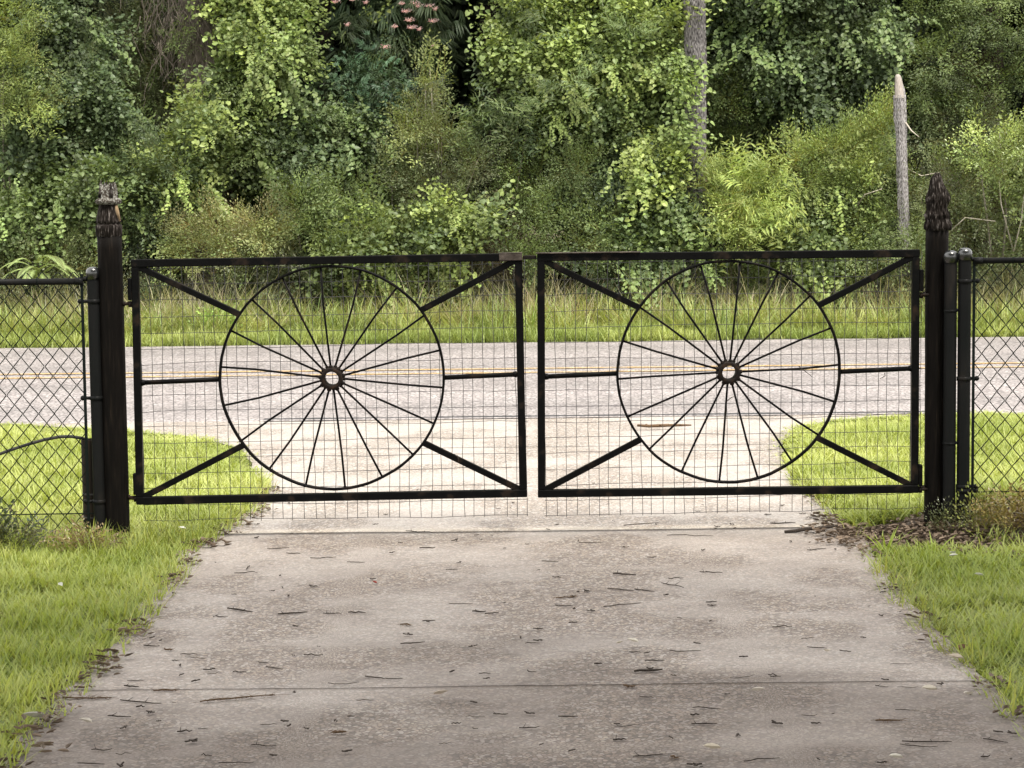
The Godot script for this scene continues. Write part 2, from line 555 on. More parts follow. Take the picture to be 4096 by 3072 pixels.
func slab(z0: float, z1: float, top: float, key: int) -> ArrayMesh:
	var st := begin(false)
	var rows := maxi(8, int((z0 - z1) / 0.045))
	var cols := 72
	for j in rows + 1:
		var t := float(j) / rows
		var z := lerpf(z0, z1, t)
		var lip := 0.002 if (j == 0 and key != 2) or (j == rows and key != 1) else 0.0
		var l := along(LEFT_EDGE, z) + 0.035 * wob.get_noise_2d(z * 3.0, 4.0) - 0.02
		var r := along(RIGHT_EDGE, z) + 0.035 * wob.get_noise_2d(z * 3.0, 8.0) + 0.02
		for i in cols + 1:
			var x := lerpf(l, r, float(i) / cols)
			var big := wob.get_noise_2d(x * 0.45 + 30, z * 0.55 + 7)
			var mid := wob.get_noise_2d(x * 1.5 + 3, z * 2.6 + 70)
			var fine := wob.get_noise_2d(x * 5.0, z * 9.0)
			var c := Color(0.425, 0.385, 0.352).lerp(Color(0.465, 0.415, 0.375), clampf(0.5 + big, 0.0, 1.0))
			c = c.lerp(Color(0.30, 0.258, 0.228), clampf(0.22 + 0.5 * mid + 0.2 * big, 0.0, 0.8))
			if z > -8.6:   # damp dirt plus painted tree shade, on the near slab and over its joint
				var wet_shade := smoothstep(-0.05, 0.35, 0.45 * wob.get_noise_2d(x * 0.6 + 11, z * 0.8) + 0.30 * (z + 8.2))
				c = c.lerp(Color(0.19, 0.157, 0.136), 0.75 * wet_shade)
			if key >= 2:
				c = c.lerp(Color(0.435, 0.41, 0.385), 0.7)
			var joint := minf(absf(z - z0), absf(z - z1))
			c = c.lerp(Color(0.20, 0.185, 0.17), (0.0 if key == 2 and z > -12.0 else 0.25) * smoothstep(0.05, 0.0, joint) * clampf(0.6 + fine, 0.0, 1.0))
			if key == 2:
				c = c.lerp(Color(0.62, 0.56, 0.48), 0.8 * smoothstep(0.16, 0.03, z0 - z))
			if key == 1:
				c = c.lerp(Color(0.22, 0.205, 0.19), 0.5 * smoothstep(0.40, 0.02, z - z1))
			c *= 0.96 + 0.10 * fine
			st.set_color(c)
			st.set_uv(Vector2(x, z) / 2.6)
			st.set_uv2(Vector2(x, z) / 1.55)
			st.add_vertex(Vector3(x, top - lip + 0.004 * big + 0.0015 * mid, z + (0.004 * fine if lip > 0.0 else 0.0)))
	var w := cols + 1
	for j in rows:
		for i in cols:
			var a := j * w + i
			for k in [a, a + w + 1, a + w, a, a + 1, a + w + 1]:
				st.add_index(k)
	# skirts down into the ground
	var n := (rows + 1) * w
	var rim := []
	for i in w:
		rim.append(i)
	for j in range(1, rows + 1):
		rim.append(j * w + cols)
	for i in range(cols - 1, -1, -1):
		rim.append(rows * w + i)
	for j in range(rows - 1, 0, -1):
		rim.append(j * w)
	for k in rim:
		var j: int = k / w
		var z := lerpf(z0, z1, float(j) / rows)
		var i: int = k % w
		var l := along(LEFT_EDGE, z) + 0.035 * wob.get_noise_2d(z * 3.0, 4.0) - 0.02
		var r := along(RIGHT_EDGE, z) + 0.035 * wob.get_noise_2d(z * 3.0, 8.0) + 0.02
		st.set_color(Color(0.38, 0.34, 0.31))
		st.set_uv(Vector2(0, z) / 2.6)
		st.set_uv2(Vector2(0, z))
		st.add_vertex(Vector3(lerpf(l, r, float(i) / cols), top - 0.14, z))
	for k in rim.size():
		var q := (k + 1) % rim.size()
		for v in [rim[k], rim[q], n + q, rim[k], n + q, n + k]:
			st.add_index(v)
	return flipped(st)


# ---------------------------------------------------------------- the gate
func wavy(st: SurfaceTool, a: Vector3, b: Vector3, key: float, amp: float, r: float):
	var pts := []
	for i in 13:
		var t := i / 12.0
		var p := a.lerp(b, t)
		p += Vector3(wob.get_noise_2d(key * 7.3, t * 3.0), wob.get_noise_2d(key * 3.1 + 50, t * 3.0), 0.6 * wob.get_noise_2d(key * 5.0 + 90, t * 2.0)) * amp
		pts.append(p)
	tube(st, pts, [r], 4)


func gate_leaf(label: String, tl: Vector3, tr: Vector3, bl: Vector3, br: Vector3, hub_at: Vector3, radius: float, first: float, hinge_side: int, hem: Array) -> Node3D:
	var base := Vector3((bl.x + br.x) / 2, 0, bl.z)
	var g := thing("gate_leaf", label, "gate", base, "wheel gates across the driveway")
	tl -= base
	tr -= base
	bl -= base
	br -= base
	var c := hub_at - base
	var h := 0.0185
	var w := 0.037
	var st := begin()
	beam(st, tl + Vector3(0, -h, 0), tr + Vector3(0, -h, 0), w, w)
	part("top_rail", done(st), M.paint, g)
	st = begin()
	beam(st, bl + Vector3(0, h, 0), br + Vector3(0, h, 0), w, w)
	part("bottom_rail", done(st), M.paint, g)
	for s in 2:
		var a: Vector3 = [tl + Vector3(h, -w - 0.0005, 0), tr + Vector3(-h, -w - 0.0005, 0)][s]
		var b: Vector3 = [bl + Vector3(h, w + 0.0005, 0), br + Vector3(-h, w + 0.0005, 0)][s]
		st = begin()
		beam(st, b, a, w - 0.001, w - 0.001)
		part("stile", done(st), M.paint, g)
	# braces from the corners and the middles of the stiles to the wheel
	var corners := [tl + Vector3(w + 0.004, -w - 0.002, 0), tr + Vector3(-w - 0.004, -w - 0.002, 0), bl + Vector3(w + 0.004, w + 0.002, 0), br + Vector3(-w - 0.004, w + 0.002, 0)]
	for p in corners:
		var d: Vector3 = (c + Vector3(0, (p.y - c.y) * 0.18, 0) - p).normalized()
		var hit: Vector3 = p
		while (hit - c).length() > radius - 0.004:
			hit += d * 0.004
		st = begin()
		beam(st, p - d * 0.012, hit, 0.029, 0.027)
		part("diagonal_brace", done(st), M.paint, g)
	for s in [-1, 1]:
		var x: float = (tl.x + w) if s < 0 else (tr.x - w)
		var y0: float = c.y + [-0.012, 0.012][int(s > 0)]
		st = begin(false)
		tube(st, [Vector3(x + 0.006, y0 - 0.004 * s, 0), Vector3(c.x + radius - 0.005, c.y - 0.004 * s, 0)] if s > 0 else [Vector3(x - 0.006, y0, 0), Vector3(c.x - radius + 0.005, c.y, 0)], [0.0118], 12)
		tube(st, [Vector3(x + s * 0.004, y0 - (0.004 if s > 0 else 0.0), 0), Vector3(x - s * 0.014, y0 - (0.004 if s > 0 else 0.0), 0)], [0.0165, 0.0125], 12)   # weld
		part("side_brace", done(st), M.paint, g)
	# the wheel
	st = begin(false)
	ring(st, c, radius - 0.012, radius, 0.026, 96, 0.006)
	var wheel := part("wheel", done(st), M.paint, g)
	wheel.set_meta("label", "thin iron wheel rim welded into the gate frame")
	st = begin(false)
	var z := 0.045
	for k in 24:
		var a := TAU * k / 24
		var b := TAU * (k + 1) / 24
		var ea := Vector3(cos(a), sin(a), 0)
		var eb := Vector3(cos(b), sin(b), 0)
		var prof := [Vector2(0.034, z - 0.002), Vector2(0.037, z), Vector2(0.049, z), Vector2(0.052, z - 0.003), Vector2(0.050, z - 0.014), Vector2(0.054, 0.018), Vector2(0.054, -0.018), Vector2(0.050, -z + 0.014), Vector2(0.052, -z + 0.003), Vector2(0.049, -z), Vector2(0.037, -z), Vector2(0.034, -z + 0.002)]
		for i in prof.size():
			var p: Vector2 = prof[i]
			var q: Vector2 = prof[(i + 1) % prof.size()]
			quad(st, c + ea * p.x + Vector3(0, 0, p.y), c + ea * q.x + Vector3(0, 0, q.y), c + eb * q.x + Vector3(0, 0, q.y), c + eb * p.x + Vector3(0, 0, p.y))
	part("hub", done(st), M.rusty, wheel)
	for k in 18:
		var a := deg_to_rad(90.0 - first - 20.0 * k) + 0.02 * sin(k * 5.7)
		var e := Vector3(cos(a), sin(a), 0)
		var side := Vector3(-sin(a), cos(a), 0)
		var off := 0.013 if k % 2 == 0 else -0.013
		var bend := 0.006 * sin(k * 2.9 + first)
		st = begin(false)
		tube(st, [c + e * 0.052 + Vector3(0, 0, off), c + e * 0.2 + side * bend * 0.5 + Vector3(0, 0, off * 0.72), c + e * 0.37 + side * bend + Vector3(0, 0, off * 0.35), c + e * (radius - 0.010)], [0.0052], 8)
		part("spoke", done(st), M.paint, wheel)
		st = begin(false)
		ball(st, c + e * 0.0555 + Vector3(0, 0, off), 0.0105 + 0.0015 * sin(k * 3.3))
		part("spoke_socket", done(st), M.rusty, wheel)
	# hinges
	var hx: float = tl.x if hinge_side < 0 else tr.x
	for yy in [1.205, 0.262]:
		st = begin()
		var x: float = hx + hinge_side * 0.0095
		beam(st, Vector3(x, yy - 0.045, 0.004), Vector3(x, yy + 0.06, 0.004), 0.018, 0.034)
		var hinge := part("hinge", done(st), M.paint, g)
		st = begin(false)
		tube(st, [Vector3(x + hinge_side * 0.001, yy - 0.050, 0.006), Vector3(x + hinge_side * 0.001, yy - 0.078, 0.006)], [0.009], 8)
		tube(st, [Vector3(x - hinge_side * 0.004, yy - 0.062, 0.006), Vector3(x + hinge_side * 0.045, yy - 0.062, 0.006)], [0.0075], 8)
		part("hinge_pin", done(st), M.rusty, hinge)
	# welded wire tied on behind, hanging below the bottom rail
	st = begin(false)
	var zb := -0.024
	var x0 := tl.x + 0.030
	var x1 := tr.x + 0.012
	var n := int((x1 - x0) / 0.0514)
	for i in n + 1:
		var x := x0 + i * (x1 - x0) / n
		var t := float(i) / n
		wavy(st, Vector3(x + 0.004 * sin(i * 1.7), lerpf(hem[0], hem[1], t) - 0.004, zb), Vector3(x, tl.y - 0.012, zb), i + first, 0.010, 0.0014)
	var rows := 16
	for j in rows + 1:
		var f := float(j) / rows
		var ya := lerpf(hem[0], tl.y - 0.05, f)
		var yb := lerpf(hem[1], tr.y - 0.05, f)
		wavy(st, Vector3(x0 - 0.008, ya, zb - 0.003), Vector3(x1 + 0.006, yb, zb - 0.003), j + 40.0 + first, 0.014, 0.0013)
	var mesh := part("wire_mesh", done(st), M.wire, g)
	stuff(mesh)
	return g


func gates():
	gate_leaf("left leaf of the black iron wheel gate, hung on the ringed post", Vector3(-1.819, 1.355, -10.950), Vector3(0.056, 1.365, -10.950), Vector3(-1.826, 0.169, -10.950), Vector3(0.066, 0.185, -10.950), Vector3(-0.867, 0.773, -10.950), 0.5455, -4.7, -1, [0.085, 0.092])
	gate_leaf("right leaf of the black iron wheel gate, hung on the charred looking post", Vector3(0.127, 1.362, -10.950), Vector3(1.961, 1.361, -10.950), Vector3(0.119, 0.182, -10.950), Vector3(1.962, 0.184, -10.950), Vector3(1.045, 0.780, -10.950), 0.541, 6.0, 1, [0.084, 0.105])
	# the slide latch that ties both leaves together
	var l := thing("slide_latch", "brown worn slide latch bridging the gap between the gate leaves", "latch", Vector3(0.081, 1.343, -10.950))
	var o := l.position
	var st := begin()
	beam(st, Vector3(-0.055, 1.346, -10.927) - o, Vector3(0.056, 1.347, -10.927) - o, 0.030, 0.008, 0.001)
	beam(st, Vector3(-0.055, 1.365, -10.940) - o, Vector3(0.056, 1.366, -10.940) - o, 0.005, 0.034, 0.001)
	part("latch_plate", done(st), M.worn, l)
	st = begin()
	beam(st, Vector3(0.058, 1.344, -10.945) - o, Vector3(0.124, 1.344, -10.945) - o, 0.017, 0.022, 0.002)
	part("latch_bar", done(st), M.rusty, l)
	st = begin()
	beam(st, Vector3(0.120, 1.364, -10.940) - o, Vector3(0.620, 1.364, -10.940) - o, 0.005, 0.040, 0.001)
	part("latch_strap", done(st), M.worn, l)


# ---------------------------------------------------------------- posts and fences
func wooden_post(label: String, x: float, z: float, prof: Array, shaft_rows: int, m_top: Material) -> Node3D:
	var g := thing("gate_post", label, "post", Vector3(x, 0, z), "wooden gate posts")
	var y1: float = prof[0][0]
	var b := bole_path(Vector3(0, -0.12, 0), Vector3(0, y1, 0), shaft_rows, prof[0][1], prof[0][1])
	part("shaft", bole(b[0], b[1], 40, 0.07, 2.6, 0.5, int(x * 10)), M.wood, g)
	return g


func chain_link(g: Node3D, x0: float, x1: float, y0: float, y1: float, shift := 0.0):
	var st := begin(false)
	var h := 0.038
	var v := 0.0456
	var n := int(absf(x1 - x0) / h)
	for i in n:
		var pts := []
		var rows := int((y1 - y0) / v)
		for j in rows + 1:
			var out := (i + j) % 2
			var x := minf(x0, x1) + (i + out) * h + 0.003 * wob.get_noise_2d(i * 1.7, j * 0.7)
			pts.append(Vector3(x, y0 + j * v + shift + 0.003 * wob.get_noise_2d(i * 0.9 + 30, j * 0.9), 0.004 * (1 if out == i % 2 else -1)))
		var fine := []
		for j in pts.size() - 1:
			fine.append(pts[j].lerp(pts[j + 1], 0.07))
			fine.append(pts[j].lerp(pts[j + 1], 0.93))
		tube(st, fine, [0.0024], 4)
	var mesh := part("chain_link", done(st), M.vinyl, g)
	stuff(mesh)


func steel_post(g: Node3D, x: float, z: float, r: float, y1: float, called := "end_post"):
	var st := begin(false)
	lathe(st, [[r, -0.15], [r, y1 - 0.055]], 24, Vector3(x, 0, z))
	part(called, done(st), M.pipe, g)
	st = begin(false)
	var rr := r + 0.004
	lathe(st, [[rr - 0.003, y1 - 0.059], [rr, y1 - 0.058], [rr, y1 - 0.028], [rr * 0.95, y1 - 0.016], [rr * 0.74, y1 - 0.005], [rr * 0.4, y1 - 0.0005], [0.0, y1]], 24, Vector3(x, 0, z))
	part("post_cap", done(st), M.cap, g)


func band(g: Node3D, x: float, z: float, y: float, r: float, reach: float):
	var st := begin(false)
	lathe(st, [[r + 0.0005, y - 0.010], [r + 0.0035, y - 0.009], [r + 0.0035, y + 0.009], [r + 0.0005, y + 0.010]], 24, Vector3(x, 0, z))
	tube(st, [Vector3(x + signf(reach) * r, y, z), Vector3(x + reach, y, z)], [0.0085], 8)
	ball(st, Vector3(x + reach, y, z), 0.013)
	part("tie_band", done(st), M.pipe, g)


func posts_and_fences():
	# left wooden post: ringed neck, jagged top
	var g := wooden_post("dark wooden gate post with a ringed neck and jagged lichened top", -1.921, -10.95, [[1.469, 0.0585]], 26, M.rot)
	var y := func(v: float) -> float: return 1.4698 - (v - 944.0) * 0.0012
	var pr := [[946, 0.0590], [940, 0.0625], [918, 0.0640], [902, 0.0625], [899, 0.0560], [893, 0.0555], [890, 0.0600], [880, 0.0590], [850, 0.0505], [826, 0.0425], [820, 0.0440]]
	var pts := []
	var rad := []
	for p in pr:
		pts.append(Vector3(0, y.call(p[0]), 0))
		rad.append(p[1])
	part("ringed_neck", bole(pts, rad, 40, 0.10, 3.2, 6.0, 3), M.rot, g).set_meta("label", "weathered brown neck with two turned rings")
	pts = []
	rad = []
	for p in [[819, 0.050], [814, 0.059], [806, 0.062], [799, 0.058], [793, 0.046], [780, 0.043], [768, 0.043], [756, 0.041], [748, 0.036]]:
		pts.append(Vector3(0, y.call(p[0]), 0))
		rad.append(p[1])
	part("broken_top", bole(pts, rad, 40, 0.24, 4.5, 7.0, 5, 0.06), M.lichen, g).set_meta("label", "jagged grey top spotted with white lichen")
	for k in 11:
		var a := TAU * k / 11.0 + 0.3 * sin(k * 7.0)
		var e := Vector3(cos(a), 0, -sin(a)) * (0.034 + 0.005 * sin(k * 3.0))
		var st := begin(false)
		var top: float = y.call(752.0 - 24.0 * absf(sin(k * 2.3 + 0.4)) - (8.0 if e.x < 0.0 else 0.0))
		tube(st, [e * 1.12 + Vector3(0, y.call(792.0), 0), e * 1.05 + Vector3(0, y.call(770.0), 0), e * 0.95 + Vector3(0.004 * sin(k * 5.0), top, 0)], [0.0105, 0.009, 0.0022], 5)
		part("splinter", done(st), M.rot, g)
	var st := begin(false)
	for s in [[-1, 0.205], [1, 0.205], [1, 1.143]]:
		st = begin(false)
		tube(st, [Vector3(s[0] * 0.052, s[1], 0.006), Vector3(s[0] * 0.084, s[1], 0.006)], [0.008], 8)
		tube(st, [Vector3(s[0] * 0.058, s[1], 0.006), Vector3(s[0] * 0.066, s[1], 0.006)], [0.014], 6)
		part("hinge_bolt", done(st), M.rusty, g)
	st = begin(false)   # pale split down the right of the neck
	tube(st, [Vector3(0.040, y.call(822.0), 0.024), Vector3(0.046, y.call(850.0), 0.026), Vector3(0.054, y.call(886.0), 0.024)], [0.008, 0.010, 0.007], 6)
	part("bare_wood_split", done(st), M.split, g)

	# right wooden post: rotted pointed top
	g = wooden_post("black wooden gate post with a rotted, pointed brown top", 2.049, -10.97, [[1.459, 0.0535]], 26, M.rot)
	var y2 := func(v: float) -> float: return 1.459 - (v - 915.0) * 0.0012
	pts = []
	rad = []
	for p in [[922, 0.054], [918, 0.060], [908, 0.063], [895, 0.060], [884, 0.054], [874, 0.052], [866, 0.054], [858, 0.054], [852, 0.047], [840, 0.044], [828, 0.045], [812, 0.049], [800, 0.052], [790, 0.052], [776, 0.046], [760, 0.039], [742, 0.033], [724, 0.028], [710, 0.023], [702, 0.016], [697, 0.010]]:
		pts.append(Vector3(0.004 * sin(p[0] * 0.05), y2.call(p[0]), 0))
		rad.append(p[1])
	part("rotted_top", bole(pts, rad, 56, 0.34, 6.5, 2.2, 13, 0.02), M.rot, g).set_meta("label", "rotted brown pointed top with torn fibres")
	for k in 16:
		var a := TAU * k / 16.0 + 0.2 * sin(k * 5.0)
		var e := Vector3(cos(a), 0, -sin(a))
		var lo: float = [915.0, 868.0, 806.0][k % 3]
		var r0: float = [0.060, 0.053, 0.051][k % 3]
		st = begin(false)
		tube(st, [e * r0 * 0.9 + Vector3(0, y2.call(lo - 34.0), 0), e * r0 * 1.04 + Vector3(0, y2.call(lo - 12.0), 0), e * r0 * 1.12 + Vector3(0, y2.call(lo + 7.0), 0)], [0.004, 0.0075, 0.002], 5)
		part("splinter", done(st), M.rot, g)
	st = begin(false)
	for s in [[-1, 0.205], [-1, 1.145]]:
		st = begin(false)
		tube(st, [Vector3(s[0] * 0.048, s[1], 0.006), Vector3(s[0] * 0.080, s[1], 0.006)], [0.008], 8)
		tube(st, [Vector3(s[0] * 0.054, s[1], 0.006), Vector3(s[0] * 0.064, s[1], 0.006)], [0.014], 6)
		part("hinge_bolt", done(st), M.rusty, g)

	# left fence
	var xl := -2.001
	var yc := 1.323
	var yr := 1.254
	g = thing("chain_link_fence", "black chain link fence left of the gate, running out of view", "fence", Vector3(xl, 0, -10.93))
	steel_post(g, 0, 0, 0.0295, yc)
	st = begin(false)
	tube(st, [Vector3(-0.055, yr, 0), Vector3(-1.0, yr, 0), Vector3(-2.6, yr, 0)], [0.0155], 16)
	tube(st, [Vector3(-1.5, yr, 0), Vector3(-1.58, yr, 0)], [0.018], 16)
	part("top_rail", done(st), M.pipe, g)
	st = begin(false)
	tube(st, [Vector3(-0.048, yr, 0), Vector3(-0.085, yr, 0)], [0.019], 14)
	tube(st, [Vector3(-0.024, yr + 0.012, 0), Vector3(-0.058, yr + 0.008, 0)], [0.011], 10)
	part("rail_end", done(st), M.pipe, g)
	st = begin(true)
	beam(st, Vector3(-0.0545, 0.01, 0.004), Vector3(-0.0545, yr + 0.036, 0.004), 0.014, 0.007, 0.001)
	part("tension_bar", done(st), M.vinyl, g)
	for v in [1.158, 0.692, 0.189]:
		band(g, 0, 0, v, 0.0295, -0.066)
	chain_link(g, -2.6, -0.05, 0.025, yr + 0.07)
	st = begin(false)
	tube(st, [Vector3(-0.02, 0.131, 0.006), Vector3(-1.0, 0.129, 0.006), Vector3(-2.6, 0.129, 0.006)], [0.003], 5)
	part("bottom_wire", done(st), M.vinyl, g)
	for k in 4:
		st = begin(false)
		ring(st, Vector3.ZERO, 0.0158, 0.0185, 0.005, 16)
		var tie := part("rail_tie", done(st), M.vinyl, g)
		tie.position = Vector3(-0.27 - 0.6 * k, yr, 0)
		tie.rotation.y = PI / 2 + 0.25
	# short stub pipe behind the left fence post, and the bent strap that springs from it
	g = thing("pipe_stub", "short brown black pipe stub standing behind the left fence post", "pipe", Vector3(-2.050, 0, -11.03))
	var ys := 0.480
	st = begin(false)
	lathe(st, [[0.0505, -0.1], [0.0505, ys - 0.004], [0.049, ys], [0.043, ys], [0.043, ys - 0.06], [0.0, ys - 0.06]], 28)
	part("pipe_body", done(st), M.stub, g)
	st = begin(false)
	for yy in [0.10, 0.215]:
		st = begin(false)
		lathe(st, [[0.0507, yy - 0.004], [0.0525, yy], [0.0507, yy + 0.004]], 28)
		part("wire_band", done(st), M.wire, g)
	st = begin(false)
	var arc := [Vector3(-2.065, 0.478, -11.020), Vector3(-2.094, 0.490, -11.000), Vector3(-2.140, 0.499, -10.990), Vector3(-2.193, 0.500, -10.980), Vector3(-2.266, 0.487, -10.980), Vector3(-2.351, 0.464, -10.980), Vector3(-2.437, 0.437, -10.980), Vector3(-2.560, 0.393, -10.980), Vector3(-2.757, 0.313, -10.980), Vector3(-3.004, 0.187, -10.980), Vector3(-3.131, 0.054, -10.980)]
	tube(st, arc, [0.0065, 0.008], 10, 1.0)
	tag(part("bent_pipe", done(st), M.hose, self), "thin grey pipe arching from the pipe stub along the left fence", "pipe")

	# right: two steel posts side by side, the outer one carries the fence
	g = thing("steel_post", "black capped steel post strapped close beside the right wooden post", "post", Vector3(2.100, 0, -10.89))
	steel_post(g, 0, 0, 0.0305, 1.357, "tube")
	st = begin(false)
	for v in [1.068, 0.430]:
		st = begin(false)
		lathe(st, [[0.0307, v - 0.006], [0.0325, v - 0.005], [0.0325, v + 0.005], [0.0307, v + 0.006]], 24)
		ball(st, Vector3(0.030, v + 0.004, 0.012), 0.008)
		part("strap", done(st), M.pipe, g)
	var xr := 2.165
	yc = 1.369
	yr = 1.306
	g = thing("chain_link_fence", "black chain link fence right of the gate, behind the yellow leaved shrub", "fence", Vector3(xr, 0, -10.88))
	steel_post(g, 0, 0, 0.031, yc)
	st = begin(false)
	tube(st, [Vector3(0.052, yr, 0), Vector3(1.0, yr, 0), Vector3(2.6, yr, 0)], [0.0145], 16)
	part("top_rail", done(st), M.pipe, g)
	st = begin(false)
	tube(st, [Vector3(0.042, yr, 0), Vector3(0.085, yr, 0)], [0.0175], 14)
	tube(st, [Vector3(0.022, yr + 0.010, 0), Vector3(0.052, yr + 0.006, 0)], [0.011], 10)
	part("rail_end", done(st), M.pipe, g)
	st = begin(true)
	beam(st, Vector3(0.0445, 0.04, 0.004), Vector3(0.0445, yr + 0.012, 0.004), 0.013, 0.007, 0.001)
	part("tension_bar", done(st), M.vinyl, g)
	for v in [1.210, 0.743, 0.221, 0.201]:
		band(g, 0, 0, v, 0.031, 0.062)
	chain_link(g, 0.046, 2.6, 0.075, yr + 0.015, 0.012)
	st = begin(false)
	tube(st, [Vector3(0.02, 0.195, 0.006), Vector3(1.0, 0.195, 0.006), Vector3(2.6, 0.197, 0.006)], [0.003], 5)
	part("bottom_wire", done(st), M.vinyl, g)
	for k in 4:
		st = begin(false)
		ring(st, Vector3.ZERO, 0.0148, 0.0175, 0.005, 16)
		var tie := part("rail_tie", done(st), M.vinyl, g)
		tie.position = Vector3(0.23 + 0.6 * k, yr, 0)
		tie.rotation.y = PI / 2 - 0.25


# ---------------------------------------------------------------- leaves
func leaf(st: SurfaceTool, b: Vector3, d: Vector3, n: Vector3, l: float, w: float, heart: bool, c: Color, droop := 0.12, fold := 0.16):
	var s := n.cross(d).normalized()
	n = d.cross(s).normalized()
	var m := b + d * l * 0.5 - n * l * 0.02
	var t := b + d * l - n * l * droop
	var o := [[-0.14, 0.34], [0.18, 0.52], [0.58, 0.40]] if heart else [[0.14, 0.26], [0.40, 0.50], [0.72, 0.34]]
	var lift := n * w * fold
	st.set_color(c)
	for q in [1.0, -1.0]:
		var p0: Vector3 = b + d * l * o[0][0] + s * w * o[0][1] * q + lift * 0.7
		var p1: Vector3 = b + d * l * o[1][0] + s * w * o[1][1] * q + lift
		var p2: Vector3 = b + d * l * o[2][0] + s * w * o[2][1] * q + lift * 0.7 - n * l * droop * 0.4
		if q > 0.0:
			tri(st, b, m, p0)
			tri(st, p0, m, p1)
			tri(st, p1, m, p2)
			tri(st, p2, m, t)
		else:
			tri(st, b, p0, m)
			tri(st, p0, p1, m)
			tri(st, p1, p2, m)
			tri(st, p2, t, m)


func blade(st: SurfaceTool, b: Vector3, d: Vector3, n: Vector3, l: float, w: float, bend: float, c: Color, segs := 3):
	var s := n.cross(d).normalized()
	st.set_color(c)
	var p := b
	var dir := d
	var last_l := b - s * w * 0.5
	var last_r := b + s * w * 0.5
	for i in segs:
		var t := float(i + 1) / segs
		dir = (dir + n * bend / segs).normalized()
		p += dir * l / segs
		var ww := w * 0.5 * (1.0 - t * t * 0.96)
		var a := p - s * ww
		var e := p + s * ww
		quad(st, last_l, last_r, e, a)
		last_l = a
		last_r = e


func shade(r: RandomNumberGenerator, spread: float) -> Color:
	var k := 1.0 + r.randf_range(-spread, spread)
	if r.randf() < 0.07:
		return Color(2.1, 1.75, 1.3) * k
	return Color(k * r.randf_range(0.88, 1.14), k, k * r.randf_range(0.8, 1.2))


